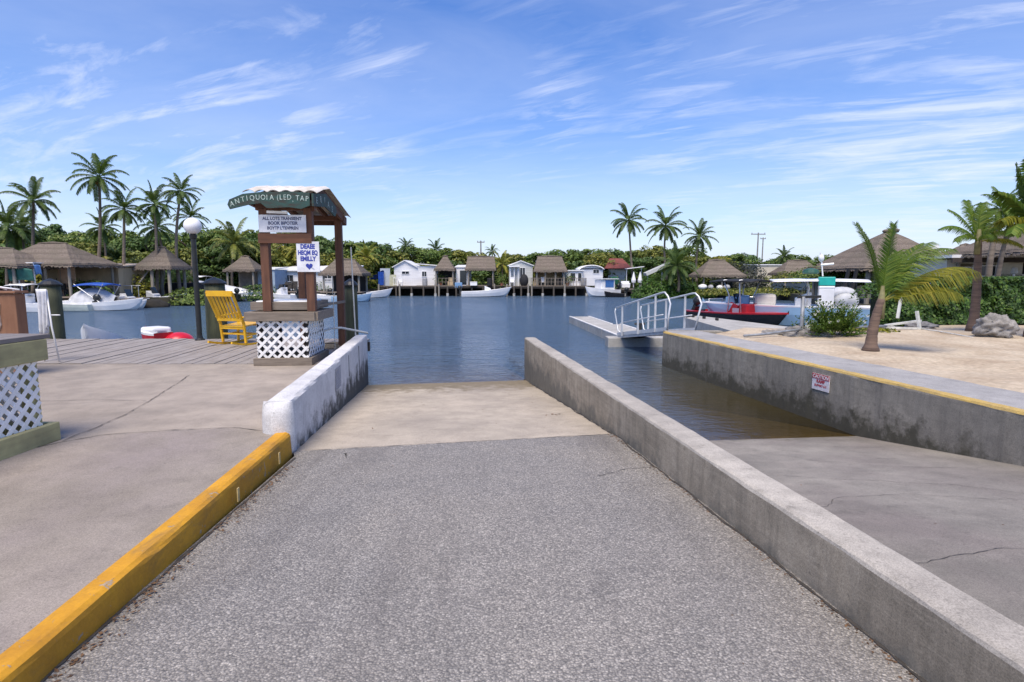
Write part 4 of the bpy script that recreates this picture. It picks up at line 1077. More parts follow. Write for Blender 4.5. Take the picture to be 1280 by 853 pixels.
# (photo column, distance, skyline row, tone, width, where)
TL = [(-22,60,288,'d',1.3,'outside the left edge'),(6,62,290,'o',1.2,'at the left edge behind the dark palm'),(30,58,300,'d',1.1,'over the leftmost thatched shed'),(60,62,284,'d',1.25,'with an umbrella top right of the far left palm'),
(80,52,316,'y',.9,'above the roof ridge of the tan walled shed'),(92,60,290,'g',1.1,'behind the tan walled shed'),(108,56,305,'o',1.0,'left of the tallest palm trunk'),(124,64,288,'g',1.1,'behind the tallest palm'),
(140,58,300,'d',1.0,'between the tallest palm and its thin neighbour'),(160,64,286,'g',1.1,'behind the thin straight palm'),(176,54,316,'o',.9,'low beside the boat shelter'),(186,62,292,'d',1.1,'behind the boat shelter palm'),
(208,66,288,'g',1.15,'between the boat shelter palm and the lamp'),(220,56,308,'o',.9,'just left of the lamp post'),(245,64,290,'g',1.15,'behind the lamp globe'),(262,58,304,'d',1.0,'right of the lamp post'),
(276,66,286,'g',1.2,'above the rocking chair'),(300,60,298,'d',1.0,'behind the small thatched hut left of the kiosk'),(318,68,284,'g',1.2,'touching the kiosk left post in the skyline'),(330,60,300,'o',1.0,'just left of the kiosk post'),
(352,62,306,'y',.9,'seen low between the kiosk posts'),(362,68,290,'g',1.2,'high between the kiosk posts'),(385,62,312,'y',1.0,'beside the blue lettered sign'),(404,68,294,'d',1.2,'between the kiosk right posts'),
(415,62,318,'o',1.0,'low behind the kiosk right post'),(436,70,298,'g',1.2,'right of the kiosk roof post'),(447,64,322,'y',.9,'above the white skiff right of the kiosk'),(462,72,302,'d',1.1,'highest of the row right of the kiosk'),
(474,66,318,'g',1.0,'over the blue tarpaulin'),(490,74,308,'o',1.2,'left above the trailer house'),(500,66,328,'d',1.0,'directly behind the trailer house gable'),(516,76,312,'g',1.2,'above the trailer house'),
(532,68,326,'o',1.0,'behind the trailer house right end'),(552,78,310,'g',1.3,'above the small pointed hut'),(566,68,326,'d',1.0,'between the two thatched huts'),(580,78,314,'o',1.3,'left above the hut with the white skiff'),
(600,80,317,'g',1.2,'behind the utility pole'),(618,72,326,'d',1.0,'behind the hut with the white skiff'),(640,82,320,'o',1.3,'above the white porch house'),(655,72,330,'y',1.0,'low over the porch house roof'),
(672,80,316,'g',1.3,'left above the widest thatched hut'),(690,72,326,'o',1.0,'behind the widest thatched hut'),(704,80,313,'g',1.3,'right above the widest thatched hut'),(722,72,322,'d',1.0,'over the flat roofed white cabin'),
(736,80,309,'g',1.3,'above the round roofed house'),(752,73,318,'o',1.0,'behind the round roofed house'),(766,82,310,'d',1.2,'behind the red roofed house'),(790,82,312,'g',1.3,'behind the leftmost tall palm of the far bank'),
(806,70,322,'d',1.0,'between two tall palms of the far bank'),(822,78,308,'o',1.2,'high behind the middle tall palm'),(840,70,318,'g',1.0,'behind the young upright palm'),(856,78,308,'g',1.2,'between the middle and lowest tall palm'),
(868,68,322,'o',1.0,'under the lowest of the three tall palms'),(886,78,316,'y',1.2,'left above the grey bush mound'),(898,70,322,'o',1.0,'above the hut beside the grey mound'),(916,82,318,'g',1.2,'behind the grey bush mound'),
(930,88,320,'d',1.0,'left of the right utility pole'),(950,88,322,'g',1.2,'behind the right utility pole'),(972,90,322,'d',1.2,'behind the beige building'),(992,84,320,'g',1.2,'above the far right-bank hut'),
(1012,90,323,'d',1.2,'behind the boat antenna'),(1034,84,320,'g',1.2,'left of the big thatched roof'),(1052,90,323,'d',1.2,'touching the big thatched roof at left'),(1082,80,330,'g',1.2,'behind the big thatched roof'),(1150,70,326,'d',1.2,'between the big thatched roof and the right building')]
for i, (u, D, v, tn, sw, where) in enumerate(TL):
    D = max(D, 73) if u > 450 else D; v += (-3, 3, 0, -4, 2, -1, -2)[i % 7]; p = gy(u, v, D); tree(tones[tn][1]+' tree '+where, p.x, p.y, p.z-.2, i, tones[tn][0], sw*1.05)
# ---- far wood beyond: a mass nobody could count
fw = MB(); r = random.Random(77)
for i in range(9000):
    x = r.uniform(-150,150); y = 100+r.uniform(-4,6); h = (2.9 if x < 20 else 2.4)+(1.6 if x < -18 else 0)+1.0*noise.noise(V((x*.12,3,0)))+.5*noise.noise(V((x*.5,7,0)))
    z = r.uniform(-.3, 1)*h+.5; s_ = r.uniform(.25,.6); q = V((x, y, z))
    u = V((r.gauss(0,1), r.gauss(0,1), r.gauss(0,1))).normalized(); v2 = u.orthogonal().normalized()
    fw.add([q-u*s_, q+v2*s_, q+u*s_, q-v2*s_], [(0,1,2,3)])
tag(fw.build('far_wood', TREEG), 'low continuous wood closing the view behind the nearer trees', 'wood', kind='stuff')
ug = MB()
for i in range(15000):
    u_ = r.uniform(-30, 1060); D = r.uniform(58 if u_ < 440 else 69, 66 if u_ < 440 else 76); p = gy(u_, 350, D)
    z = G0+abs(r.gauss(0,.9)); s_ = r.uniform(.1,.26); q = V((p.x, p.y, z))
    u = V((r.gauss(0,1), r.gauss(0,1), r.gauss(0,1))).normalized(); v2 = u.orthogonal().normalized()
    ug.add([q-u*s_, q+v2*s_*.6, q+u*s_, q-v2*s_*.6], [(0,1,2,3)])
tag(ug.build('undergrowth', TREEG), 'tangled green undergrowth beneath the trees behind the houses', 'undergrowth', kind='stuff')

# ---- bushes
def bush(name, label, c, r_, m, n, leaf, seed, cat='bush', asp=.5, shell=.55, up=.3, lump=1.6, flat=False, stems=True, group=None):
    r = random.Random(seed); t = thing(name, label, cat, c, 0, group); mb = MB()
    for i in range(n):
        d = V((r.gauss(0,1), r.gauss(0,1), r.gauss(0,1))).normalized()
        if d.z < -.15: d.z = -d.z*.3
        k = (1+.28*noise.noise(d*lump+V((seed,0,0)))+.12*noise.noise(d*lump*3))*(shell+(1.02-shell)*r.random()**.5)
        q = V((d.x*r_[0], d.y*r_[1], d.z*r_[2]))*k
        nn_ = (d+V((r.uniform(-.8,.8), r.uniform(-.8,.8), r.uniform(0,.9)))).normalized()
        u = nn_.orthogonal().normalized(); v2 = nn_.cross(u); a = r.random()*6.28
        u, v2 = u*math.cos(a)+v2*math.sin(a), v2*math.cos(a)-u*math.sin(a); s_ = leaf*r.uniform(.6,1.25)
        mb.add([q-u*s_, q+v2*s_*asp, q+u*s_, q-v2*s_*asp], [(0,1,2,3)])
    mb.build('foliage', m, t)
    if stems:
        sm = MB()
        for k in range(9):
            a = k*.7; e = V((math.cos(a)*r_[0]*.6, math.sin(a)*r_[1]*.6, r_[2]*.7)); sm.tube([(0,0,-.1), e*.5+V((0,0,.05)), e], [.04,.025,.01], 5)
        sm.build('stems', BARK, t)
    return t
p = gy(842,368,56.5); bush('mangrove_bush', 'rounded bright green mangrove bush at the far waterline under the young palm', (p.x-1.7,56.8,-.6), (2.4,1.7,2.0), MANG, 6500, .13, 4, group='mangroves at the far waterline')
bush('mangrove_bush', 'smaller bright green mangrove bush reaching towards the hut on its right', (p.x+2.2,57.4,-.6), (2.6,1.5,1.6), MANG, 5500, .13, 5, group='mangroves at the far waterline')
p = gy(930,345,60); bush('grey_bush', 'large dull grey green bush mound behind the far inlet', (p.x,61,-.1), (3.3,2.2,3.2), GREYT, 8000, .13, 6)
bush('low_bush', 'bright low bush left of the tiki hut behind the docked boats at left', gy(165,345,46), (2.2,1.5,1.5), TREEO, 3500, .13, 61)
bush('low_bush', 'green bush at the bank behind the small boat shelter', gy(212,350,50), (2.2,1.5,1.2), TREEG, 3000, .13, 62)
bush('low_bush', 'yellowish bush between the beige building and the far right-bank hut', gy(1000,352,52), (3.2,1.5,.9), TREEO, 3500, .12, 63)
bush('low_bush', 'green bush behind the white boat console', gy(1035,350,36), (2.2,1.5,.9), TREEG, 3500, .10, 64)
for i,(u_,D,w_,h_) in enumerate(((900,55,2.6,.7),(940,54,3.0,.7),(975,52,2.6,.8))):
    bush('bank_bush', ('low brownish scrub on the inlet bank below the hut','low scrub on the inlet bank below the grey mound','low scrub on the inlet bank below the beige building')[i], gy(u_,368,D), (w_,1.2,h_), TREEO, 1500, .12, 70+i, stems=False)

bush('bank_bush', 'dark bush overhanging the bank right of the small boat shelter', (-22.6,50.2,-.5), (2.2,1.2,1.3), TREED, 2200, .13, 81, stems=False)
bush('bank_bush', 'dark bush overhanging the bank behind the mangrove root mass', (-24.6,42.6,-.5), (2.0,1.0,1.1), TREEG, 2200, .12, 82, stems=False)
bush('bank_bush', 'dark bush at the corner of the left bank behind the white cover boat', (-19.2,55.6,-.5), (2.2,1.2,1.3), TREED, 2200, .13, 83, stems=False)
bush('low_bush', 'green bush half hiding the right posts of the tan walled shed', gy(112,352,38.6)+V((0,0,-1.1)), (1.5,.9,1.3), TREEG, 2200, .11, 84)
bush('low_bush', 'yellow green bush between the tan shed and the small boat shelter', gy(158,352,43.5)+V((0,0,-1.0)), (1.9,1.0,1.9), TREEY, 2600, .12, 85)
# ---- clipped hedge at right
hd = MB(); r = random.Random(8)
def hedge_pt():
    x = r.uniform(11.0, 21.0); k = r.random()
    y0 = 16.6+.12*(x-11); topz = 1.45+.05*noise.noise(V((x*1.3,0,0)))+.05*noise.noise(V((x*6,1,0)))
    if x < 12.2: topz *= .55+.45*math.sqrt(max(0,(x-11)/1.2))
    if k < .66:
        z = r.uniform(.05, topz); bul = .28*noise.noise(V((x*1.1, z*1.4, 5)))+.12*noise.noise(V((x*3.5, z*3.5, 9)))
        return V((x, y0-bul+abs(r.gauss(0,.10)), z)), V((0,-1,.15))
    y = y0+r.uniform(0,1.7); return V((x, y, topz+.06*noise.noise(V((x*4,y*4,2)))-abs(r.gauss(0,.05)))), V((0,-.2,1))
for i in range(30000):
    q, d = hedge_pt(); nn_ = (d+V((r.uniform(-.8,.8), r.uniform(-.8,.8), r.uniform(-.3,.9)))).normalized()
    u = nn_.orthogonal().normalized(); v2 = nn_.cross(u); a = r.random()*6.28
    u, v2 = u*math.cos(a)+v2*math.sin(a), v2*math.cos(a)-u*math.sin(a); s_ = .062*r.uniform(.6,1.25)
    hd.add([q-u*s_, q+v2*s_*.55, q+u*s_, q-v2*s_*.55], [(0,1,2,3)])
HT = thing('hedge', 'long dense glossy green hedge behind the sand on the right', 'hedge', (0,0,0))
hd.build('foliage', HEDGE, HT)
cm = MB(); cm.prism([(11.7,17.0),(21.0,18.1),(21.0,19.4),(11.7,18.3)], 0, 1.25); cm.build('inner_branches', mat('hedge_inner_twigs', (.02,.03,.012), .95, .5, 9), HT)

# ---- flowering shrub on the bank
r = random.Random(21); sc_ = gz(1074,432,.12); SH = thing('flowering_shrub', 'bright green shrub with small white flowers behind the young palm trunk', 'shrub', (7.35,12.75,.1))
mb = MB(); fl = MB()
for k in range(150):
    d = V((r.gauss(0,1), r.gauss(0,.7), abs(r.gauss(0,.8))+.25)).normalized(); L = r.uniform(.55,1.0)
    e = V((d.x*1.0, d.y*.8, d.z*.92))*L; sw = SH
    mb.tube([e*.35, e*.7+V((0,0,.03)), e], [.008,.006,.004], 3)
    for j in range(16):
        t = .4+.6*j/15; p = e*t; a = j*2.4; dv = (V((math.cos(a), math.sin(a), .5))+e.normalized()*.7).normalized(); s_ = .085*r.uniform(.7,1.2); wv = dv.cross(V((0,0,1))).normalized()*s_*.24
        tip = p+dv*s_*1.3+V((0,0,-.02)); mid = p+dv*s_*.7+V((0,0,.01)); mb.add([p, mid-wv, tip, mid+wv], [(0,1,2,3)])
    if r.random() < .28:
        for q_ in range(5): a = q_*1.256; c0 = e*1.02; fl.add([c0, c0+V((math.cos(a)*.035, -.01, math.sin(a)*.035)), c0+V((math.cos(a+.7)*.035,-.01,math.sin(a+.7)*.035))], [(0,1,2)])
mb.build('foliage', SHRUBM, SH); fl.build('flowers', mat('white_petals', (.8,.8,.76), .7, .05), SH)
bush('ground_creeper', 'yellow green creeper lying on the sand right of the flowering shrub', (8.75,13.85,.08), (.8,.5,.2), PALMY, 700, .07, 44, cat='creeper', stems=False)

# ---- near palms
def near_palm(label, foot, top, fr, r0, seed, cmats=(PALMNEAR, PALMY), leafs=.55, lw=.014, sheath=True, bend=.15):
    foot, top = V(foot), V(top); r = random.Random(seed)
    t = thing('palm_tree', label, 'palm tree', foot, 0, 'young palms on the sand'); d = top-foot
    P = [V((d.x*k/16+bend*math.sin(math.pi*k/16), d.y*k/16, d.z*k/16)) for k in range(17)]
    rr_ = [r0*(1.35-.5*min(1, k/3)) * (1 if k < 3 else 1-.35*(k-3)/13)*(1+.05*math.sin(k*2.2)) for k in range(17)]
    MB().tube(P, rr_, 14).build('trunk', TRUNKD, t, smooth=True)
    for (az, el, L, dr, w_, mi, lf, hang) in fr:
        mb = MB(); frond(mb, d-V((0,0,.05)), R(az), R(el), L, dr, V(w_), 84 if L > 1.1 else 56, lf, lw, hang, 0, r, .022)
        mb.build('frond', cmats[mi], t)
    if sheath:
        m = MB(); m.tube([d-V((0,0,.35)), d-V((0,0,.1)), d+V((0,0,.25))], [r0*.60, r0*.62, r0*.3], 10); m.build('leaf_sheath', mat('pale_green_sheath', (.17,.16,.07), .7, .3, 8), t, smooth=True)
    return t
# photo-right is azimuth 90 (east)
f1 = gz(1088,440,.14); t1 = gy(1101,385,f1.y+.1)
near_palm('young palm on the sand with one upright frond and long yellowing fronds blown right', f1, t1+V((.0,0,.15)),
 [(290,78,1.5,.35,(-.5,0,-.02),0,.36,.1),(80,86,1.4,.3,(.10,0,0),0,.34,.1),
  (88,62,1.6,1.35,(.35,0,-.05),0,.62,.7),(96,42,1.65,1.0,(.35,0,-.05),1,.80,1.2),(80,66,1.35,.9,(.3,0,0),0,.7,.5),
  (104,30,1.25,1.0,(.3,0,-.1),1,.65,1.2),(60,70,1.0,.4,(.1,0,0),0,.45,.3)], .112, 5, bend=-.04)
f2 = gz(1216,415,.14); t2 = gy(1223,300,f2.y)
near_palm('palm left of the pitted rock with a bulging trunk foot and fronds blown right', f2, t2,
 [(280,48,0.97,1.5,(.1,0,0),0,0.36,.9),(250,30,0.90,1.6,(.1,0,0),0,0.36,1.0),(300,64,1.01,1.1,(.25,0,0),0,0.36,.6),(330,75,1.08,.9,(.35,0,0),0,0.36,.5),(20,82,0.97,.8,(.4,0,0),0,0.36,.5),
  (60,70,0.94,.9,(.5,0,0),0,0.36,.5),(80,55,0.97,1.1,(.5,0,0),1,0.36,.7),(95,38,0.90,1.3,(.4,0,0),0,0.36,.9),(110,15,0.94,1.2,(.2,0,0),1,0.30,1.0),(200,30,0.86,1.5,(.2,0,0),0,0.30,1.0),(160,50,1.01,1.3,(.3,0,0),0,0.36,.8)], .12, 6, lw=.018, bend=.03)
f3 = V((11.85,12.9,.12)); t3 = gy(1272,262,13.2)
near_palm('windblown palm at the right edge whose trunk foot shows beside the rock', (11.72,12.45,.12), gy(1292,285,12.9),
 [(270,60,1.27,1.2,(.1,0,0),0,0.46,.9),(285,74,1.53,.8,(.4,0,0),0,0.46,.5),(255,35,1.10,1.3,(.15,0,0),1,0.56,1.0),(300,82,1.87,.62,(.6,0,0),0,0.46,.4),(240,20,1.27,1.3,(.1,0,0),0,0.54,1.0),(20,75,1.53,.8,(.5,0,0),1,0.46,.5),(60,60,1.78,.9,(.5,0,0),0,0.46,.6),(90,40,1.70,1.0,(.4,0,0),0,0.46,.8),(200,45,1.44,1.3,(.3,0,0),0,0.56,.9),(140,35,1.44,1.2,(.3,0,0),1,0.56,.9)], .17, 7, lw=.03, bend=.0)
palm('slender twin trunk palm standing before the right-hand building, left stem', (gy(1238,352,19).x,19,.1), gy(1251,262,19), ci=0, sc=.36, r0=.12, group='twin palms before the building', cmat=PALMNEAR)
palm('slender twin trunk palm standing before the right-hand building, right stem', (gy(1245,352,19.6).x,19.6,.1), gy(1262,278,19.6), ci=2, sc=.34, r0=.10, group='twin palms before the building', cmat=PALMNEAR)
# ================================================================== BUILDINGS
def thatch_mat():
    m, nt, bs, out = _nt('palm_thatch'); b = NB(nt); co = b.coord()
    st = b.noise(b.coord((9,9,1.2)), 2.2, 5, .7, .3); rows = b.n('ShaderNodeTexWave'); rows.bands_direction = 'Z'; rows.wave_profile = 'SAW'; rows.inputs['Scale'].default_value = .85; rows.inputs['Distortion'].default_value = 2.2; rows.inputs['Detail'].default_value = 3
    b.l(co, rows.inputs[0])
    col = b.ramp(st, [(.3, (.085,.07,.06)), (.7, (.285,.24,.20))])
    col = b.mix(.45, col, b.ramp(rows.outputs['Fac'], [(0., .45), (.5, 1.)]), 'MULTIPLY')
    col = b.mix(b.ramp(b.noise(co, .8, 3), [(.45, 0.), (.7, .5)]), col, (.13,.12,.09))
    b.l(col, bs.inputs['Base Color']); bs.inputs['Roughness'].default_value = .95; bs.inputs['Specular IOR Level'].default_value = .1
    b.l(b.bump(b.math('ADD', st, rows.outputs['Fac']), .8, .06), bs.inputs['Normal']); return m
THATCH = thatch_mat()
POSTW = wood('pale_dock_post', (.36,.33,.28), (.2,.18,.15), axis=2, grain=10)
TANW = mat('tan_plank_wall', (.48,.37,.23), .8, .25, 1.2, stretch=(1,1,.3))
WALLW = mat('white_siding', (.74,.75,.77), .6, .12, 1, stretch=(.3,.3,6))
WALLG = mat('pale_grey_siding', (.50,.52,.50), .6, .15, 1, stretch=(.3,.3,6))
ROOFW = mat('white_metal_roof', (.78,.79,.80), .4, .1, 1.5)
GLASS = mat('dark_window_glass', (.02,.03,.04), .08, .2, 3)
BLUET = mat('blue_tarpaulin', (.012,.07,.36), .6, .25, 3)
REDROOF = mat('red_tile_roof', (.23,.06,.045), .8, .35, 2, c2=(.13,.04,.035))
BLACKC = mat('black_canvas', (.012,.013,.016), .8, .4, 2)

def thatch_roof(mb, w_, d_, ze, zr, ridge=.4, over=0, seed=1, shaggy=.22):
    """hipped thatch: thick shell with lumpy faces and ragged eaves; ridge = ridge length share"""
    hw, hd_ = w_/2, d_/2; rl = hw*ridge; r = random.Random(seed)
    def f(a, t):
        # a round the perimeter 0..1, t up
        th = a*4; s_ = int(th) % 4; k = th-int(th)
        C = [(-hw,-hd_),(hw,-hd_),(hw,hd_),(-hw,hd_)]; Rg = [(-rl,0),(rl,0),(rl,0),(-rl,0)]
        c0, c1 = C[s_], C[(s_+1)%4]; r0, r1 = Rg[s_], Rg[(s_+1)%4]
        x = (c0[0]+(c1[0]-c0[0])*k)*(1-t)+(r0[0]+(r1[0]-r0[0])*k)*t; y = (c0[1]+(c1[1]-c0[1])*k)*(1-t)+(r0[1]+(r1[1]-r0[1])*k)*t
        z = ze+(zr-ze)*(t**1.08)+.05*noise.noise(V((x*1.5,y*1.5,z_seed)))+.03*noise.noise(V((x*6,y*6,z_seed)))
        return V((x, y, z))
    z_seed = seed*3.1
    mb.grid(f, 64, 10)
    # ragged hanging eave
    n = int((w_+d_)*2/.09)
    for i in range(n):
        a = i/n; p = f(a, 0); q = f((i+1)/n % 1.0, 0); p2 = f(a, .05)
        dz = shaggy*r.uniform(.45,1.0); c = V((0,0,0)); o_ = V((p.x, p.y, 0)).normalized()*.03
        mb.add([p2+o_+V((0,0,.05)), f(((i+1)/n) % 1, .05)+o_+V((0,0,.05)), q+o_+V((0,0,-dz)), p+o_+V((0,0,-dz*r.uniform(.7,1.1)))], [(0,1,2,3)])
    # ridge roll
    mb.tube([(-rl-.12,0,zr-.02),(0,0,zr+.03),(rl+.12,0,zr-.02)], [.05,.09,.05], 8)

def hut(label, u, D, w_, d_, ze, zr, zb, ridge=.4, rz=0, posts=((-.8,-.8),(.8,-.8),(.8,.8),(-.8,.8)), back=None, seed=1, extras=None, group='thatched huts round the basin', name='thatched_hut', cat='hut', floor=True, pr=.09):
    p = gy(u, 350, D); t = thing(name, label, cat, (p.x, D, 0), rz, group)
    mb = MB(); thatch_roof(mb, w_, d_, ze, zr, ridge, seed=seed); mb.build('thatch_roof', THATCH, t)
    for (a, b2) in posts:
        m_ = MB(); m_.tube([(a*w_/2, b2*d_/2, zb-.05),(a*w_/2, b2*d_/2, ze+.1)], pr, 8); m_.build('post', POSTW, t)
    if floor: m_ = MB(); m_.box((0,0,zb+.02),(w_*.95,d_*.95,.08)); m_.build('floor', W_GREY, t)
    if back:
        m_ = MB(); m_.box((0,d_*.40,(zb+ze)/2),(w_*.82,.08,ze-zb)); m_.build('rear_wall', back, t)
    return t
DOCKP = wood('dark_dock_post', (.12,.10,.08), (.05,.045,.035), axis=2, grain=10)
def dock(label, u0, u1, D, zt, dep=3.0, npost=5, group='timber docks along the far bank', over=.25):
    a, c = gy(u0, 360, D).x, gy(u1, 360, D).x; t = thing('far_dock', label, 'dock', ((a+c)/2, D, 0), 0, group); w_ = c-a
    m_ = MB(); nb = max(2, int(w_/.25))
    for i in range(nb): m_.box((-w_/2+(i+.5)*w_/nb, dep/2, zt-.03),(w_/nb*.93, dep, .05))
    m_.build('decking', W_GREY, t)
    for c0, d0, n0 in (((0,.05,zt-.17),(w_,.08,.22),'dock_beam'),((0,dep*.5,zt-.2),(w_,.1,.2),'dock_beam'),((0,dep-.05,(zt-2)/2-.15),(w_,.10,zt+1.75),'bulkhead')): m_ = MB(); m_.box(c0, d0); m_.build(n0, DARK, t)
    for i in range(npost):
        x = -w_/2+.15+(w_-.3)*i/(npost-1); m_ = MB(); m_.tube([(x,-.08,-2.3),(x,-.08,zt+(.22 if over and i%3==0 else -.02))], .10, 10); ps = m_.build('post', POSTW if i%3==0 else DOCKP, t)
        if i % 2: m_ = MB(); m_.tube([(x,-.08,-.95),(x,-.08,-.38)], .145, 10); m_.build('white_sleeve', mat('stained_sleeve', (.42,.42,.40), .7, .3, 4), ps)
    return t
def window(t, x, z, w_, h_, y, fr=WHITE, n=2):
    m_ = MB(); f_ = .05
    m_.box((x,y-.03,z+h_/2+f_/2),(w_+2*f_,.06,f_)); m_.box((x,y-.03,z-h_/2-f_/2),(w_+2*f_,.06,f_))
    for s_ in (-1,1): m_.box((x+s_*(w_/2+f_/2),y-.03,z),(f_,.06,h_))
    for k in range(1,n): m_.box((x-w_/2+w_*k/n,y-.03,z),(.03,.05,h_))
    fr_ = m_.build('window', fr, t); m_ = MB(); m_.box((x,y-.012,z),(w_,.02,h_)); m_.build('pane', GLASS, fr_)
def gable(t, w_, d_, zb, ze, zr, wm, rm, over=.25, x0=0, ridge_axis='y'):
    m_ = MB(); h = ze-zb; m_.box((x0,d_/2,(zb+ze)/2),(w_,d_,h))
    if zr > ze:
        if ridge_axis == 'y':
            m_.add([(x0-w_/2,0,ze),(x0+w_/2,0,ze),(x0,0,zr),(x0-w_/2,d_,ze),(x0+w_/2,d_,ze),(x0,d_,zr)], [(0,1,2),(5,4,3),(0,2,5,3),(1,4,5,2)])
    m_.build('wall', wm, t)
    m_ = MB(); o_ = over
    if ridge_axis == 'y':
        sl = (zr-ze)/(w_/2)
        for s_ in (-1,1):
            a = V((x0, -o_, zr+.04)); b2 = V((x0+s_*(w_/2+o_), -o_, ze-o_*sl+.04)); a2 = a+V((0,d_+2*o_,0)); b3 = b2+V((0,d_+2*o_,0)); dn = V((0,0,-.09))
            m_.add([a,b2,b3,a2,a+dn,b2+dn,b3+dn,a2+dn], [(0,1,2,3),(7,6,5,4),(0,4,5,1),(1,5,6,2),(2,6,7,3)])
    else:
        m_.add([(x0-w_/2-o_,-o_,ze),(x0+w_/2+o_,-o_,ze),(x0+w_/2+o_,d_+o_,zr),(x0-w_/2-o_,d_+o_,zr),(x0-w_/2-o_,-o_,ze+.1),(x0+w_/2+o_,-o_,ze+.1),(x0+w_/2+o_,d_+o_,zr+.1),(x0-w_/2-o_,d_+o_,zr+.1)], [(3,2,1,0),(4,5,6,7),(0,1,5,4),(1,2,6,5),(2,3,7,6),(3,0,4,7)])
    m_.build('roof', rm, t)
X = lambda u, D: gy(u, 350, D).x
GREYM = mat('grey_plastic_drum', (.3,.31,.33), .5, .2, 4)

# far bank, from left to right (docks 62 m away)
DF = 62.5; ZD = .42
dock('weathered dock under the blue tarpaulin and grey screens', 472, 497, DF, ZD, npost=3)
dock('dock carrying the railed terrace of the white trailer house', 498, 546, DF, ZD, npost=4)
dock('dark dock below the small pointed thatched hut', 547, 572, DF, ZD, npost=3)
dock('dock behind the white open skiff at the hut with blue boat lift', 574, 634, DF+1.5, ZD, npost=5)
dock('dock below the white porch house', 632, 662, DF, ZD, npost=4)
dock('long dock below the widest thatched hut and flat roofed cabin', 663, 735, DF, ZD, npost=6)
dock('low jetty with white pilings right of the cabin cruiser', 772, 800, DF-1, .1, npost=4)
h = thing('trailer_house', 'white trailer house with low gable and railed terrace on the far bank', 'house', (X(518,DF+2),DF+2,0), 0)
gable(h, 2.5, 4, ZD, 2.62, 3.3, WALLW, ROOFW, .2, x0=-1.05); 
m_ = MB(); m_.box((1.35,2,1.55),(2.3,4,2.2)); m_.build('wing_wall', WALLW, h); m_ = MB(); m_.add([(0.1,-.2,2.88),(2.65,-.2,2.66),(2.65,4.2,2.66),(.1,4.2,2.88),(0.1,-.2,2.98),(2.65,-.2,2.76),(2.65,4.2,2.76),(.1,4.2,2.98)], [(3,2,1,0),(4,5,6,7),(0,1,5,4),(1,2,6,5),(2,3,7,6),(3,0,4,7)]); m_.build('wing_roof', ROOFW, h)
window(h,-1.0,1.9,.8,.28,0); window(h,1.15,1.75,.5,.55,0)
m_ = MB()
for i in range(14): m_.box((-2.1+i*.2,-1.3,.9),(.035,.035,.85))
m_.box((-.8,-1.3,1.33),(2.7,.06,.05)); m_.box((-.8,-1.3,.55),(2.7,.05,.05)); m_.build('terrace_rail', WHITE, h)
s_ = thing('storage_screen', 'pair of blue grey and cream screens left of the trailer house', 'screen', (X(485,DF+1.2),DF+1.2,0)); m_ = MB(); m_.box((-.3,0,1.4),(1.1,.1,1.95)); m_.build('panel', mat('blue_grey_panel', (.42,.47,.52), .6, .1), s_); m_ = MB(); m_.box((.62,-.3,1.05),(.75,.08,1.25)); m_.build('cream_panel', mat('cream_panel', (.5,.5,.36), .7, .15), s_)
s_ = thing('blue_tarp_shelter', 'bright blue tarpaulin over stored gear beside the grey screens', 'tarpaulin', (X(473,DF+1.6),DF+1.6,0))
def tf2(a, b2): x = -.9+1.7*a; return V((x, b2*1.4-.7, 2.1-.9*(1-a)**1.5-.5*b2+.08*math.sin(a*9+b2*5)))
m_ = MB(); m_.grid(tf2, 14, 8); m_.build('sheet', BLUET, s_, smooth=True); m_ = MB()
def tf3(a, b2): return V((.15+.65*a, -.7+.05*math.sin(a*12), 2.0-1.5*b2))
m_.grid(tf3, 8, 4); m_.build('hanging_sheet', BLUET, s_); m_ = MB(); 
for x in (-.8,.75): m_.tube([(x,-.7,.4),(x,-.7,2.0)], .04, 6); m_.tube([(x,.7,.4),(x,.7,1.3)], .04, 6)
m_.build('pole', POSTW, s_)
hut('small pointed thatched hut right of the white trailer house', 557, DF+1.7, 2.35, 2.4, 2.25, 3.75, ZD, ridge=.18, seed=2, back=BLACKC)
hut('thatched hut with a straight ridge above a boat lift behind the white skiff', 601.5, DF+3, 3.5, 3.0, 2.3, 3.75, ZD, ridge=.88, seed=3, back=None)
hut('widest thatched hut on the long far dock, with bar front below', 687, DF+2, 3.8, 3.2, 2.1, 3.75, ZD, ridge=.72, seed=4, back=TANW, posts=((-.8,-.8),(-.3,-.8),(.3,-.8),(.8,-.8),(.8,.8),(-.8,.8)))
h = thing('boathouse', 'white boathouse with one dark doorway between two thatched huts', 'house', (X(578,DF+2.4),DF+2.4,0)); gable(h, 1.5, 3.5, ZD, 2.5, 2.75, WALLW, ROOFW, .1, ridge_axis='x'); m_ = MB(); m_.box((.1,-.02,1.35),(.75,.05,1.6)); m_.build('door', GLASS, h)
m_ = MB(); m_.box((-.35,-.9,.5),(.8,.5,.6)); tag(m_.build('blue_drum_crate', mat('pale_blue_box', (.16,.3,.5), .5, .2), bevel=.05), 'pale blue crate at the dock edge before the white boathouse', 'crate'); bpy.data.objects['blue_drum_crate'].location = (X(578,DF+1),DF+1,0)
h = thing('porch_house', 'white house with shallow roof and dark porch opening left of the widest hut', 'house', (X(651,DF+1.8),DF+1.8,0)); gable(h, 2.7, 4, ZD, 2.75, 3.25, WALLG, ROOFW, .15)
m_ = MB()
for x in (-1.2,-.75,-.3): m_.box((x,-.35,1.5),(.1,.1,2.3))
m_.box((-.75,-.3,2.6),(1.2,.9,.12)); m_.build('porch', WHITE, h); window(h,.2,1.85,.55,1.2,0, n=2)
m_ = MB(); m_.ellipsoid((0,0,0),(.5,.4,.75),14,10); o = m_.build('covered_grill', BLACKC, smooth=True); o.location=(X(655,DF+.7),DF+.7,1.0); tag(o,'black covered grill at the corner of the porch house dock','grill')
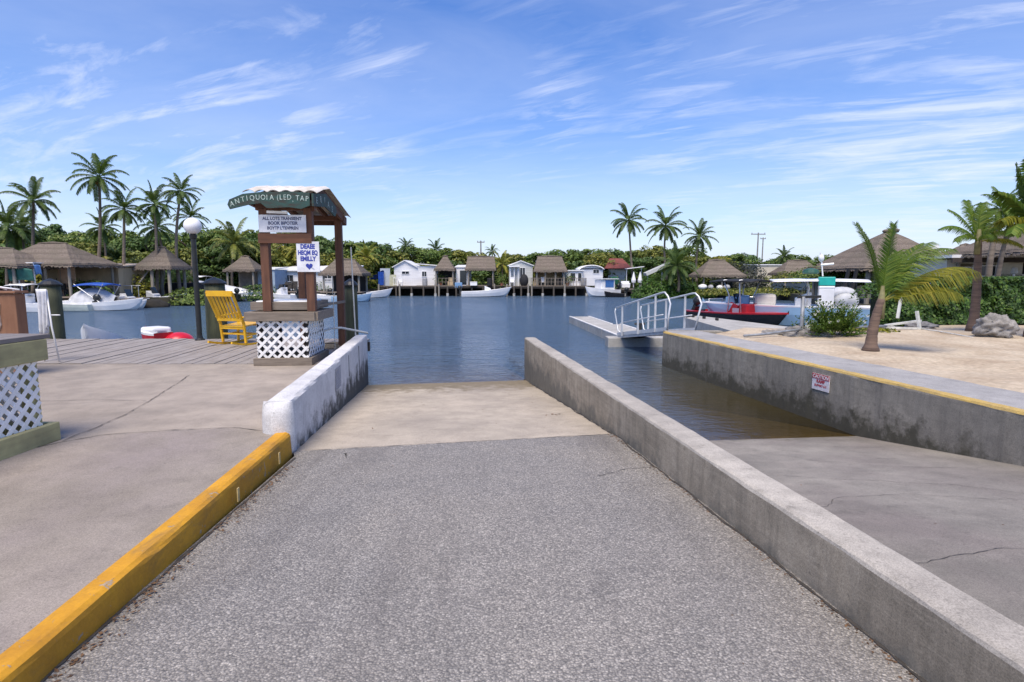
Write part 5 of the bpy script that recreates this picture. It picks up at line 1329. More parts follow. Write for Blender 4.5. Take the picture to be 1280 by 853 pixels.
h = thing('cabin', 'small flat roofed white cabin with dark windows right of the widest hut', 'cabin', (X(717,DF+2),DF+2,0)); gable(h, 2.0, 3, ZD, 2.1, 2.12, WALLW, ROOFW, .2, ridge_axis='x'); window(h,-.1,1.4,.55,.9,0,n=1); window(h,.7,1.4,.4,.9,0,n=1)
h = thing('round_roof_house', 'white house with an arched roof behind the cabin cruiser', 'house', (X(739,DF+3),DF+3,0)); m_ = MB(); m_.box((0,2,1.4),(2.7,4,2.0)); m_.build('wall', WALLW, h)
m_ = MB()
def ar(a, b2): th = math.pi*(.12+.76*a); return V((-math.cos(th)*1.62, -.3+4.6*b2, 2.25+math.sin(th)*.8-.25))
m_.grid(ar, 18, 3); o = m_.build('arched_roof', ROOFW, h, smooth=True); sm = o.modifiers.new('s','SOLIDIFY'); sm.thickness=.12
m_ = MB(); m_.add([(-1.35,0,2.4)]+[(-math.cos(math.pi*(.12+.76*i/10))*1.5,0,2.0+math.sin(math.pi*(.12+.76*i/10))*.76) for i in range(11)]+[(1.35,0,2.4)], [tuple(range(13))]); m_.build('gable_wall', WALLW, h); window(h,.55,2.05,.65,.4,0)
h = thing('red_roof_house', 'house with faded red roof half hidden in the trees above the jetty', 'house', (X(772,70),70,0)); m_ = MB(); m_.box((0,2,1.2),(2.2,3,2.4)); m_.build('wall', WALLG, h)
m_ = MB(); m_.add([(-1.7,-.6,2.45),(1.7,-.6,2.45),(.9,1.9,3.75),(-.7,1.9,3.75),(1.7,4,2.45),(-1.7,4,2.45)], [(0,1,2,3),(1,4,2),(4,5,3,2),(5,0,3)]); m_.build('roof', REDROOF, h)
m_ = MB(); m_.bar((0,0,2.5),(2.0,0,2.75),1.2,.08); m_.bar((.1,0,0),(.1,0,2.5),.07,.07); m_.bar((1.8,0,0),(1.8,0,2.7),.07,.07); o = m_.build('canopy_roof', ROOFW); o.location=(X(782,DF+3),DF+3,-.15); tag(o,'thin white flat canopy on posts right of the red roofed house','canopy')
m_ = MB(); m_.bar((0,0,1.3),(2.3,0,2.35),1.4,.35); m_.bar((1.6,0,2.1),(2.6,0,2.6),1.5,.1); m_.bar((.3,0,0),(.3,0,1.3),.1,.1); m_.bar((1.9,0,0),(1.9,0,2.1),.1,.1); o = m_.build('tilted_boat_ramp', WALLG); o.location=(X(806,DF+1),DF+1,.4); tag(o,'pale tilted gangplank structure behind the mangrove bush','gangplank')
for i,(u,v0,v1,lab) in enumerate(((794,349,352,'left white furled umbrella on the jetty with white pilings'),(802,349,352,'right white furled umbrella by the mangrove bush'))):
    m_ = MB(); m_.lathe([(.04,0),(.22,.05),(.26,.3),(.1,.95),(.02,1.25)], 12); m_.tube([(0,0,-.5),(0,0,.1)],.035,6); o = m_.build('furled_umbrella', WHITE); o.location=(X(u-2,DF+.5),DF+.5,.75); tag(o,lab,'umbrella','furled white umbrellas on the far jetty')
m_ = MB(); m_.box((0,0,.35),(.9,.6,.45)); m_.box((0,.28,.65),(.9,.08,.4)); m_.box((-.42,0,.5),(.1,.6,.3)); m_.box((.42,0,.5),(.1,.6,.3)); o = m_.build('white_bench', WHITE, bevel=.03); o.location=(X(783,DF),DF+.4,.1); tag(o,'white outdoor bench between the furled umbrellas and the cruiser','bench')

# clutter along the far docks
rr = random.Random(91)
CL = [(500,'white plastic chair on the terrace of the trailer house','chair',WHITE),(531,'grey barrel at the right end of the trailer house terrace','barrel',GREYM),(551,'green potted plant under the small pointed hut','potted plant',None),(563,'wooden crate stack at the right post of the small pointed hut','crate',TANW),
(592,'white cooler under the straight ridged hut left side','cooler',WHITE),(612,'dark barrel under the straight ridged hut right side','barrel',BLACKC),(627,'green potted plant at the dock end right of the straight ridged hut','potted plant',None),(640,'white plastic chair left on the porch house dock','chair',WHITE),
(670,'tan crate at the left post of the widest hut','crate',TANW),(679,'white plastic chair under the widest hut','chair',WHITE),(698,'dark barrel at the right post of the widest hut','barrel',BLACKC),(709,'green potted plant between the widest hut and the flat cabin','potted plant',None),(729,'grey barrel between the flat cabin and the arched roof house','barrel',GREYM)]
for i,(u,lab,cat,m) in enumerate(CL):
    D = DF+.9+.3*(i%3); mb = MB()
    if cat == 'chair': mb.box((0,0,.42),(.5,.5,.05)); mb.box((0,.24,.7),(.5,.04,.55)); [mb.box((sx*.22,sy*.22,.2),(.05,.05,.4)) for sx in (-1,1) for sy in (-1,1)]; mb.box((-.24,0,.62),(.05,.45,.05)); mb.box((.24,0,.62),(.05,.45,.05)); o = mb.build('plastic_chair', m)
    elif cat == 'barrel': mb.lathe([(.26,0),(.29,.1),(.30,.45),(.29,.8),(.26,.88)], 14); o = mb.build('barrel', m, smooth=False)
    elif cat == 'potted plant':
        mb.lathe([(.16,0),(.24,.35),(.2,.35)], 12); o = mb.build('potted_plant', mat('terracotta', (.35,.13,.07))); lf = MB()
        for k in range(260):
            d = V((rr.gauss(0,.3), rr.gauss(0,.25), .75+rr.gauss(0,.3))); u1 = V((rr.gauss(0,1), rr.gauss(0,1), rr.gauss(0,1))).normalized()*.09; v1 = u1.orthogonal().normalized()*.05; lf.add([d-u1,d+v1,d+u1,d-v1],[(0,1,2,3)])
        lf.build('leaves', TREEG, o)
    elif cat == 'cooler': mb.box((0,0,.2),(.8,.4,.36)); mb.box((0,0,.42),(.84,.44,.08)); o = mb.build('cooler', m, bevel=.03)
    else: mb.box((0,0,.25),(.6,.5,.5)); mb.box((.05,0,.72),(.5,.45,.4), rz=.3); o = mb.build('crate', m, bevel=.02)
    o.location = (X(u,D), D, ZD+.0); tag(o, lab, cat, {'chair':'plastic chairs on the far docks','barrel':'barrels on the far docks','potted plant':'potted plants on the far docks','crate':'crates on the far docks'}.get(cat))
for (u0,u1,lab) in ((548,571,'low dark wooden railing before the small pointed hut'),(664,706,'wooden railing along the dock edge before the widest hut'),(709,733,'wooden railing along the dock edge before the flat cabin')):
    a, c = X(u0,DF), X(u1,DF); mb = MB(); n_ = int((c-a)/.35)
    for k in range(n_+1): mb.box((a+(c-a)*k/n_, DF+.12, ZD+.42),(.05,.05,.84))
    mb.box(((a+c)/2, DF+.12, ZD+.86),(c-a+.05,.07,.05)); mb.box(((a+c)/2, DF+.12, ZD+.45),(c-a,.04,.04)); tag(mb.build('dock_railing', W_GREY), lab, 'railing', 'railings on the far docks')
# utility poles
def upole(label, u, v, D, arm=1.6):
    p = gy(u, v, D); t = thing('utility_pole', label, 'utility pole', (p.x, D, 0), 0, 'utility poles above the trees'); MB().tube([(0,0,-.1),(0,0,p.z)], [.16,.1], 8).build('mast', mat('grey_pole_wood', (.25,.24,.23), .9, .2), t)
    m_ = MB(); m_.box((0,0,p.z-.25),(arm,.12,.14)); 
    for x in (-.45,0,.45): m_.tube([(x*arm,0,p.z-.2),(x*arm,0,p.z)], .05, 6)
    m_.build('crossarm', mat('grey_pole_wood', (.25,.24,.23)), t); return t
upole('utility pole standing over the hut with the white skiff', 601, 301, 92, 1.2)
upole('utility pole with wide crossarm above the grey bush mound', 948, 291, 92, 2.3)
upole('smaller utility pole just right of the wide crossarm one', 954, 297, 110, 1.0)

# right part of the far bank
hut('broad low thatched hut with boats stored beneath beside the grey mound', 895, 58, 4.6, 4.2, 1.55, 3.15, .0, ridge=.34, seed=6, posts=((-.8,-.8),(0,-.8),(.8,-.8),(.8,.8),(-.8,.8)), floor=False)
for i,(x,z,s_) in enumerate(((-1.2,.45,.55),(-.4,.4,.35),(.5,.35,.4),(1.2,.4,.45))):
    m_ = MB(); m_.ellipsoid((0,0,0),(.42*s_*2,.3,.28),12,8, fn=lambda d: 1+.15*noise.noise(d*2)); o = m_.build('covered_kayak', WHITE if i%2==0 else mat('grey_cover', (.35,.36,.38), .7, .2), smooth=True); o.location=(X(895,56)+x,56.3,z); tag(o,('white covered kayak under the left post of the broad hut','grey covered bundle second from the left under the broad hut','white covered bundle below the middle of the broad hut','grey covered bundle at the right post of the broad hut')[i],'boat','gear stored under the broad hut')
h = thing('beige_building', 'plain beige flat building between grey mound and thatched hut', 'building', (X(964,70),70,0)); gable(h, 3.6, 4, 0, 2.85, 2.95, mat('beige_wall', (.58,.53,.42), .8, .1), ROOFW, .12, ridge_axis='x'); m_ = MB(); m_.box((.6,-.02,1.0),(.9,.05,2.0)); m_.build('door', mat('pale_yellow_door', (.55,.5,.3), .7, .1), h)
hut('long thatched hut right of the beige building', 995, 60, 4.6, 3.6, 1.75, 3.15, .0, ridge=.42, seed=7, floor=False, back=WALLG)
hut('largest thatched roof with steep pyramid shape behind the white motor boat', 1106, 34, 6.6, 6.4, 1.95, 4.15, .0, ridge=.06, seed=8, floor=False, pr=.13, back=None)
hut('lower thatched roof wing left of the largest pyramid roof', 1062, 37, 3.6, 4.2, 1.85, 3.1, .0, ridge=.2, seed=9, floor=False, back=WALLG)
m_ = MB(); m_.tube([(0,0,0),(.15,0,.3),(-.1,0,.45)], [.1,.12,.05], 6); m_.ellipsoid((.1,0,.05),(.35,.25,.15),10,6,fn=lambda d:1+.3*noise.noise(d*3)); m_.ellipsoid((-.3,0,.02),(.25,.2,.12),10,6); o = m_.build('roof_topknot', THATCH); o.parent = None
o.location=(X(1110,34),34,4.15); tag(o,'ragged knot of thatch crowning the largest pyramid roof','thatch knot')
for u,lab in ((1052,'dark slanted strut under the largest thatch, left one'),(1062,'dark slanted strut under the largest thatch, right one')):
    m_ = MB(); m_.bar((0,0,0),(.35,0,2.0),.16,.12); o = m_.build('slanted_strut', BLACKC); o.location=(X(u,30),30,-.1); tag(o,lab,'strut','dark slanted struts beside the white boat')
hut('pointed thatched roof left of the long white building', 1203, 33, 4.0, 4.0, 2.2, 3.3, .0, ridge=.1, seed=10, floor=False)
hut('low thatched lean-to roof behind the yellowing fronds', 1150, 31, 4.2, 3.0, 1.55, 2.5, .0, ridge=.4, seed=12, floor=False)
hut('tall thatched roof rising behind the right edge palms', 1300, 25, 5.2, 5.0, 2.5, 4.2, .0, ridge=.1, seed=11, floor=False)
h = thing('waterfront_building', 'long low white building with flat dark-fasciaed roof behind the hedge', 'building', (X(1234,27),27,0), R(-4))
CREAM = mat('cream_plaster_wall', (.72,.70,.62), .8, .12, 1)
m_ = MB(); m_.box((-1.65,2,1.15),(.5,4,2.3)); m_.box((.25,0.05,.8),(3.4,.1,1.6)); m_.box((.95,.1,1.15),(1.2,.2,2.3)); m_.box((-.6,.08,2.2),(1.8,.15,.2)); m_.box((3.0,3,1.15),(9.6,.2,2.3)); m_.box((4.9,.05,.62),(5.8,.1,1.25)); m_.build('wall', CREAM, h)
m_ = MB(); m_.box((3.0,1.7,2.42),(10.6,5.2,.14)); m_.build('roof', ROOFW, h); m_ = MB(); m_.box((3.0,-.93,2.24),(10.6,.06,.22)); m_.build('fascia', mat('dark_brown_fascia', (.05,.04,.035), .7, .3), h)
for x in (2.1,4.6,7.0): m_ = MB(); m_.box((x,.02,1.25),(.12,.12,2.1)); m_.build('post', WHITE, h)
window(h,-1.05,1.55,.55,.7,.0,n=1); window(h,-.2,1.75,1.0,.45,.0,n=1)
m_ = MB(); m_.box((5.2,2.5,1.6),(6.4,.05,1.2)); m_.build('interior_shade_sheet', BLACKC, h)  # black sheet stands in for the shade behind the open front
m_ = MB(); m_.lathe([(.12,0),(.05,.04),(.05,.3),(.14,.35),(.1,.6),(.02,.62)],12); o = m_.build('patio_lantern', WHITE); o.location=(X(1274,26),26.3,1.3); tag(o,'small white lantern standing in the dark opening of the white building','lantern')
m_ = MB(); m_.box((0,0,0),(1.1,.06,.5), ry=R(-24)); m_.tube([(0,0,-.2),(0,.1,-1.0)],.05,6); o = m_.build('satellite_panel', WHITE); o.location = gy(1163,315,33); tag(o,'white tilted panel on the roof line behind the long palm fronds','panel')

# left bank
ZL = .1
hut('leftmost dark thatched shed cut by the picture edge', 2, 37, 6.2, 4.6, 2.15, 3.3, ZL, ridge=.3, seed=13, back=None, floor=True)
s_ = hut('wide thatched shed with tan panel walls left of the tallest palm', 70, 39, 6.3, 5.0, 2.25, 3.75, ZL, ridge=.28, seed=14, back=TANW, posts=((-.85,-.8),(-.3,-.8),(.3,-.8),(.8,-.8),(.8,.8),(-.8,.8)))
for c0, d0 in (((-1.45,-1.4,1.2),(.9,.1,2.1)),((.95,-.2,1.15),(1.1,.08,2.0))): m_ = MB(); m_.box(c0, d0); m_.build('tan_panel', mat('salmon_panel', (.55,.36,.24), .8, .15), s_)
h = thing('tan_shed', 'flat roofed tan plank shed behind the blue canopy boat', 'shed', (X(124,41.5),41.5,0)); gable(h, 2.9, 3, 0, 2.15, 2.4, TANW, mat('rusty_white_roof', (.5,.42,.34), .7, .3), .2, ridge_axis='x')
m_ = MB()
for x in (-1.35,-.4,.6): m_.box((x,-.03,1.05),(.12,.06,2.1))
m_.build('corner_board', DARK, h)
m_ = MB(); m_.box((0,0,0),(1.1,1.2,.06)); m_.tube([(-.5,-.5,-1.3),(-.5,-.5,0)],.04,6); m_.tube([(.5,-.5,-1.3),(.5,-.5,0)],.04,6); o = m_.build('white_awning', ROOFW); o.location = gy(40,329,36.5); tag(o,'small white flat awning between the two left thatched sheds','awning')
def tarp(label, u, v, D, w_, h_, m, seed=0):
    def f(a, b2): return V((-w_/2+w_*a, .08*math.sin(a*8+seed)+.1*b2, -h_*b2+.1*math.sin(a*3.1)))
    mb = MB(); mb.grid(f, 14, 6); o = mb.build('hanging_tarp', m, smooth=True); o.location = gy(u, v, D); sm = o.modifiers.new('s','SOLIDIFY'); sm.thickness=.02; return tag(o, label, 'tarpaulin')
tarp('dark teal tarpaulin hanging under the leftmost thatched shed', 24, 337, 35.2, 1.5, .75, mat('teal_tarp', (.015,.10,.085), .7, .3, 3))
tarp('blue cloth hanging below the small white awning', 46, 333, 36, .5, .6, mat('blue_cloth', (.06,.16,.4), .8, .3, 3), 2)
hut('small thatched boat shelter left of the lamp post', 205, 44.5, 3.1, 3.0, 2.15, 3.75, WATER+.3, ridge=.15, seed=15, floor=False, posts=((-.1,-.8),(.75,-.8),(.6,.8),(-.6,.8)), pr=.12)
m_ = MB(); m_.tube([gy(168,362,43), gy(186,338,43.6)], .07, 8); tag(m_.build('leaning_pole', POSTW), 'pale pole leaning against the small boat shelter', 'pole')
hut('small pointed thatched hut above the white covered boat', 308, 52, 2.9, 2.8, 2.05, 3.3, .1, ridge=.2, seed=16, back=mat('grey_brown_wall', (.2,.18,.16), .8, .2))
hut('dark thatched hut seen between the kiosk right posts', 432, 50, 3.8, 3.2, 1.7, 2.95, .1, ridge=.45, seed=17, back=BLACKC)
h = thing('blue_shed', 'pale blue shed beside the small pointed hut left of the kiosk', 'shed', (X(333,53),53,0)); gable(h, 1.6, 3, 0, 2.1, 2.3, mat('pale_blue_wall', (.30,.40,.52), .7, .12), ROOFW, .1, ridge_axis='x'); m_ = MB(); m_.box((-.1,-.02,1.1),(.6,.04,1.5)); m_.build('door', WALLG, h)
h = thing('white_mobile_home', 'white mobile home with long low roof seen through the kiosk', 'house', (X(392,56),56,0)); gable(h, 7.2, 4, .1, 2.0, 2.55, WALLW, ROOFW, .3, ridge_axis='x')
for x in (-2.4,-.6,1.4): window(h,x,1.3,.8,.6,0)
m_ = MB()
for i in range(22): m_.box((1.0+i*.13,-1.6,.75),(.04,.04,1.0))
m_.box((2.4,-1.6,1.25),(2.9,.06,.06)); m_.build('porch_rail', WHITE, h)
dock('dark boat dock seen through the kiosk below the white home', 346, 452, 50.5, .12, dep=3, npost=6, group='timber docks along the left bank')
dock('timber dock in front of the tan walled thatched shed', -10, 150, 37.0, .0, dep=3, npost=7, group='timber docks along the left bank')
dock('short dock behind the white covered boat left of the kiosk', 246, 338, 52.0, -.05, dep=2.5, npost=5, group='timber docks along the left bank')
# gear on the left docks
GD = mat('dark_gear', (.05,.045,.04), .8, .5, 6)
for i,(u,D,w_,h_,m_c,lab) in enumerate(((85,38.5,1.6,1.0,GD,'dark heap of gear below the eave of the tan walled shed'),(8,36.5,1.8,.9,GD,'dark stack of gear under the leftmost shed'),(270,53,2.0,1.1,GD,'dark rack of engines behind the covered boat'),(364,52.5,.9,1.0,GD,'dark wheel shaped rack seen low between the kiosk posts'))):
    mb = MB(); r = random.Random(40+i)
    for k in range(9): mb.box((r.uniform(-w_/2,w_/2), r.uniform(-.3,.3), r.uniform(.1,h_*.8)),(r.uniform(.2,.6),r.uniform(.2,.5),r.uniform(.15,.5)), rz=r.uniform(-.5,.5))
    for k in range(4): x = r.uniform(-w_/2,w_/2); mb.tube([(x,0,0),(x+r.uniform(-.2,.2),0,h_*1.25)],.03,6)
    o = mb.build('gear_heap', m_c, bevel=.02); o.location=(X(u,D),D,.1); tag(o, lab, 'gear')

# ================================================================== BOATS
def hull_mesh(L_, B_, H, draft, bow_rise=.25, tr=.82, n=22, deck=.12, stripe=None):
    """bow towards +x; section keel-chine-sheer, deck sunk inside the gunwale"""
    mb = MB(); rings = []
    for i in range(n+1):
        t = i/n; x = -L_/2+L_*t
        k = (1-max(0,(t-.45)/.55)**2.3); bm = B_/2*(tr+(1-tr)*min(1, t/.35))*max(k, 0.012)
        z = H+bow_rise*t**2.2; kz = -draft*(1-max(0,(t-.6)/.4)**2.2)+ (z+draft)*max(0,(t-.78)/.22)**2.6*.88
        xo = x+ (0.0); cz = kz+(z-kz)*.30; ch_ = bm*(.86-.25*max(0,(t-.5)/.5))
        ws = max(0, cz+(z-cz)*.62)
        rings.append([(xo,-bm,z),(xo,-bm*.985-.0,z-.06),(xo,-(ch_+(bm-ch_)*.7),cz+(z-cz)*.55),(xo,-ch_,cz),(xo,0,kz),(xo,ch_,cz),(xo,(ch_+(bm-ch_)*.7),cz+(z-cz)*.55),(xo,bm*.985,z-.06),(xo,bm,z)])
    m = 9; vs = [p for g in rings for p in g]; fs = []; ms = []
    for i in range(n):
        for j in range(m-1): fs.append((i*m+j,(i+1)*m+j,(i+1)*m+j+1,i*m+j+1)); ms.append(1 if j in (0,7) else 0)
    fs.append(tuple(range(m))); ms.append(0)
    mb.add(vs, fs); mb.m = ms
    # gunwale cap and sunk cockpit
    gv = []; 
    for i, g in enumerate(rings):
        bm = -g[0][1]; z = g[0][2]; w_ = min(.14, bm*.5)
        zi = z-deck if i/n < .66 else z+.0
        gv += [(g[0][0],-bm,z),(g[0][0],-(bm-w_),z+.015),(g[0][0],-(bm-w_)*.98,zi+.02),(g[0][0],(bm-w_)*.98,zi+.02),(g[0][0],(bm-w_),z+.015),(g[0][0],bm,z)]
    gf = []; 
    for i in range(n):
        for j in range(5): gf.append((i*6+j,i*6+j+1,(i+1)*6+j+1,(i+1)*6+j))
    mb2 = MB(); mb2.add(gv, gf); return mb, mb2
def outboard(t, x, H, m=None, sc=1.0, tilt=0):
    m = m or BLACKP; T = Matrix.Translation((x,0,H)) @ Matrix.Rotation(tilt,4,'Y') @ Matrix.Scale(sc,4)
    mb = MB(); mb.box((-.18,0,.0),(.14,.12,.7), M=T); mb.box((-.25,0,-.32),(.42,.035,.08), M=T); mb.box((-.04,0,.1),(.14,.3,.2), M=T); o = mb.build('outboard_motor', m, t, bevel=.01)
    c = MB(); c.ellipsoid((0,0,0),(.24,.17,.24),14,10); 
    for i, v_ in enumerate(c.v): c.v[i] = T @ (v_+V((-.18,0,.42)))
    c.build('cowling', m, o, smooth=True)
def boat(label, loc, rz, L_=5.0, B_=1.9, H=.5, draft=.22, hullm=None, topm=None, trimm=None, group='small boats moored at the docks', motor=True, mm=None, console=None, ttop=None, name='motor_boat', cat='boat', sc=1, seats=None, deck=.16, rise=.25, tilt=0):
    t = thing(name, label, cat, loc, rz, group, sc)
    a, g_ = hull_mesh(L_, B_, H, draft, rise, deck=deck); a.build('hull', [hullm or WHITE, trimm or hullm or WHITE], t, smooth=False)
    g_.build('deck', topm or WHITE, t)
    if motor: outboard(t, -L_/2, H, mm, 1.0, tilt)
    if console:
        cm, cx_ = console; mb = MB(); mb.prism([(cx_-.3,-.35),(cx_+.35,-.33),(cx_+.35,.33),(cx_-.3,.35)], H-.15, lambda x, y: H+.62-.28*max(0,(x-cx_)/.35)); c = mb.build('console', cm, t, bevel=.03)
        mb = MB(); mb.add([(cx_+.2,-.3,H+.42),(cx_+.2,.3,H+.42),(cx_-.02,.27,H+.88),(cx_-.02,-.27,H+.88)], [(0,1,2,3)]); o = mb.build('windscreen', GLASS, c); sm = o.modifiers.new('s','SOLIDIFY'); sm.thickness=.012
        mb = MB(); mb.lathe([(.15,0),(.17,.01),(.15,.025)],14,(cx_-.38,0,H+.45)); mb.build('wheel', BLACKP, c)
    if ttop:
        tmat, cx_, tl, tw, th = ttop; mb = MB()
        for sx in (-.42,.42):
            for sy in (-1,1): mb.tube([(cx_+sx,sy*.42,H-.1),(cx_+sx*.75,sy*.44,H+.8),(cx_+sx*1.1,sy*tw*.42,H+th)], .028, 8)
        mb.tube([(cx_-.46,-tw*.42,H+th),(cx_-.46,tw*.42,H+th)],.025,8); mb.tube([(cx_+.46,-tw*.42,H+th),(cx_+.46,tw*.42,H+th)],.025,8)
        f_ = mb.build('top_frame', ALU, t, smooth=True)
        def tp(a, b2): return V((cx_-tl/2+tl*a, -tw/2+tw*b2, H+th+.06-.10*(2*b2-1)**2-.04*(2*a-1)**2))
        mb = MB(); mb.grid(tp, 10, 8); o = mb.build('t_top', tmat, t, smooth=True); sm = o.modifiers.new('s','SOLIDIFY'); sm.thickness=.035
    for i,(x, w_, h_, m) in enumerate(seats or []):
        mb = MB(); mb.box((x,0,H+h_/2-.05),(.45,w_,h_)); mb.box((x-.2,0,H+h_+.12),(.1,w_,.34)); mb.build('seat', m, t, bevel=.05)
    return t
REDH = mat('red_gelcoat', (.42,.02,.03), .25, .15, 2); BLKH = mat('black_gelcoat', (.012,.012,.015), .2, .2, 2); LBLUE = mat('light_blue_gelcoat', (.26,.42,.60), .25, .1, 1.5)
GREYC = mat('grey_boat_cover', (.46,.48,.51), .8, .15, 3); CREAMC = mat('cream_cushion', (.55,.52,.48), .7, .12, 3); TEAL = mat('teal_plastic', (.02,.42,.36), .4, .15)
# red skiff
ps, pb = gz(873,400,WATER), gz(988,411,WATER); d = pb-ps; L_ = d.length*1.02; c = (ps+pb)/2
rb = boat('red and black centre console skiff with dark T-top beside the pale quay', (c.x,c.y+.3,WATER), math.atan2(d.y,d.x), L_, 1.9, .5, .22, BLKH, REDH, REDH, console=(REDH,-.1), ttop=(BLACKC,.15,2.5,1.6,1.52), rise=.14, seats=None, tilt=.5)
mb = MB(); mb.box((-1.25,0,.6),(.45,.9,.35)); s = mb.build('seat', CREAMC, rb, bevel=.05); mb = MB(); mb.tube([(-1.35,-.42,.65),(-1.42,-.45,1.1),(-1.42,.45,1.1),(-1.35,.42,.65)],.025,8); mb.tube([(-1.38,-.44,.9),(-1.38,.44,.9)],.02,8); mb.build('seat_rail', ALU, s, smooth=True)
mb = MB(); mb.box((.62,0,.72),(.5,.8,.45)); mb.build('front_seat', REDH, rb, bevel=.06)
mb = MB(); mb.box((.3,-.36,.62),(.62,.02,.22)); mb.build('console_panel', mat('lilac_grey_panel', (.4,.38,.45), .4, .1), rb)
# white and blue boat
ps, pb = V((16.6,24.2,WATER)), V((9.3,27.4,WATER)); d = pb-ps; c = (ps+pb)/2
wb = boat('large white motor boat with light blue hull and hard top behind the red skiff', (c.x,c.y,WATER), math.atan2(d.y,d.x), d.length, 2.5, .86, .35, LBLUE, WHITE, WHITE, console=(WHITE,-.4), ttop=(WHITE,-.9,3.9,2.1,1.18), rise=.12, deck=.06)
mb = MB(); mb.box((1.2,.3,1.12),(.9,1.1,.55)); mb.build('bow_seat', CREAMC, wb, bevel=.12)
for x, s_ in ((2.1,.42),(2.65,.36)): mb = MB(); mb.box((x,.3,.95+s_*.35),(.5,.7,s_)); mb.build('blue_cooler', LBLUE, wb, bevel=.08)
mb = MB(); mb.box((-1.2,.9,1.3),(.6,.5,.75)); mb.box((-1.2,.9,1.72),(.62,.52,.12)); cc = mb.build('live_bait_tower', WHITE, wb, bevel=.03); mb = MB(); mb.box((-1.2,.9,1.98),(.62,.52,.38)); mb.build('teal_bucket', TEAL, cc, bevel=.03)
mb = MB(); mb.ellipsoid((-2.0,.7,1.15),(.5,.4,.35),14,10); mb.build('covered_motor', GREYC, wb, smooth=True)
mb = MB(); mb.tube([(-1.1,.2,2.2),(-1.0,.2,3.0),(-.95,.2,3.25)],.03,8); mb.tube([(-1.0,.2,2.7),(-1.5,.2,2.75)],.05,6); mb.ellipsoid((-1.0,.2,3.0),(.12,.12,.16)); mb.build('antenna_mast', WHITE, wb)
mb = MB(); mb.lathe([(.3,2.30),(.34,2.36),(.30,2.5),(.05,2.56)],16,(-.6,.4,0)); mb.build('radar_dome', mat('dark_green_dome', (.03,.10,.07), .5, .2), wb)
mb = MB(); 
for x in (2.9,2.0,1.0): mb.tube([(x,-.75-.1*(3-x),.98),(x,-.75-.1*(3-x),1.2)],.018,6)
mb.tube([(2.9,-.74,1.2),(2,-.84,1.2),(1,-.95,1.2)],.018,6); mb.build('bow_rail', ALU, wb)
m_ = MB(); m_.ellipsoid((0,0,0),(.8,.5,.4),16,10); o = m_.build('covered_dinghy', GREYC, smooth=True); o.location = gy(1052,368,30); tag(o,'grey covered dinghy right of the white boat by the dark struts','dinghy')
# far boats
WL = lambda u, D: V((X(u, D), D, WATER))
boat('white open skiff with pointed bow to the right before the straight ridged hut', WL(608,61), R(4), 5.4, 1.9, .55, .2, console=(WHITE,.1), rise=.5)
cb = boat('white cabin boat with blue window screens next to the round roofed house', WL(752,60.5), R(200), 3.9, 1.9, .75, .2, rise=.35, group='cabin boats')
mb = MB(); mb.box((-.4,0,1.3),(1.7,1.5,1.1)); mb.build('cabin', WHITE, cb, bevel=.1); mb = MB(); mb.box((-.55,.76,1.4),(1.0,.04,.75)); mb.box((-1.26,0,1.35),(.04,1.2,.7)); mb.build('blue_screen', mat('blue_screen_cloth', (.05,.16,.42), .6, .2), cb); mb = MB(); mb.box((-.5,0,1.92),(2.2,1.8,.07)); mb.build('cabin_roof', WHITE, cb)
boat('small dark dinghy with black motor just right of the cabin boat', WL(768,59.5), R(170), 2.2, 1.2, .4, .15, BLKH, GD, group='dinghies at the far bank')
tarp('dark green awning behind the white cabin boat', 768, 347, 62, .9, .9, mat('dark_green_awning', (.01,.10,.05), .7, .2, 3), 4)
boat('white skiff with low bow at the dock right of the kiosk piling', WL(463,58), R(12), 4.4, 1.7, .5, .2, rise=.45)
# left bank boats
b1 = boat('small pale green white skiff moored left of the grey covered boat', WL(88,36.0), R(178), 2.9, 1.5, .42, .15, mat('pale_green_hull', (.55,.6,.54), .4, .1), WHITE, rise=.15)
b2 = boat('white boat with grey cover and blue folding canopy on the left bank', WL(138,36.6), R(-2), 4.2, 1.8, .5, .2, WHITE, WHITE, motor=False, rise=.3)
def cov(a, b_2):
    x = -2.6+2.9*a; w_ = .35+.5*math.sin(math.pi*min(1,a*.9+.1)); hgt = .35+.75*math.sin(math.pi*(a*.8+.12))
    y = (b_2*2-1)*w_; return V((x, y, .35+hgt*(1-abs(b_2*2-1)**2.2)+.05*noise.noise(V((x*3,y*3,0)))))
mb = MB(); mb.grid(cov, 26, 14); mb.build('grey_cover', GREYC, b2, smooth=True)
mb = MB(); 
def bim(a, b_2): return V((-1.9+2.0*a, -.8+1.6*b_2, 1.72+.08*math.sin(math.pi*a)-.12*(2*b_2-1)**2))
mb.grid(bim, 10, 6); o = mb.build('blue_canopy', BLUET, b2, smooth=True); sm = o.modifiers.new('s','SOLIDIFY'); sm.thickness=.07
mb = MB()
for sy in (-.75,.75): mb.tube([(-.2,sy,.5),(-1.85,sy,1.7)],.025,6); mb.tube([(-.7,sy,.5),(.05,sy,1.7)],.025,6)
mb.build('canopy_frame', ALU, b2)
b3 = boat('low white skiff with pipe rack behind the dark mangrove root', WL(168,42), R(3), 3.6, 1.6, .45, .2); mb = MB(); mb.tube([(0,-.4,.4),(0,-.4,1.5),(0,.4,1.5),(0,.4,.4)],.03,6); mb.tube([(-.8,0,1.5),(.4,0,1.5)],.03,6); mb.build('pipe_rack', ALU, b3)
boat('narrow white and navy skiff below the small boat shelter', WL(200,45), R(2), 4.2, 1.6, .55, .2, mat('navy_hull', (.03,.05,.12), .3, .2), WHITE, WHITE, motor=False)
b4 = boat('light blue boat carrying a black box cover left of the lamp post', WL(232,47), R(0), 3.6, 1.8, .6, .2, mat('pale_blue_hull', (.36,.52,.68), .35, .1), WHITE, motor=False, rise=.1)
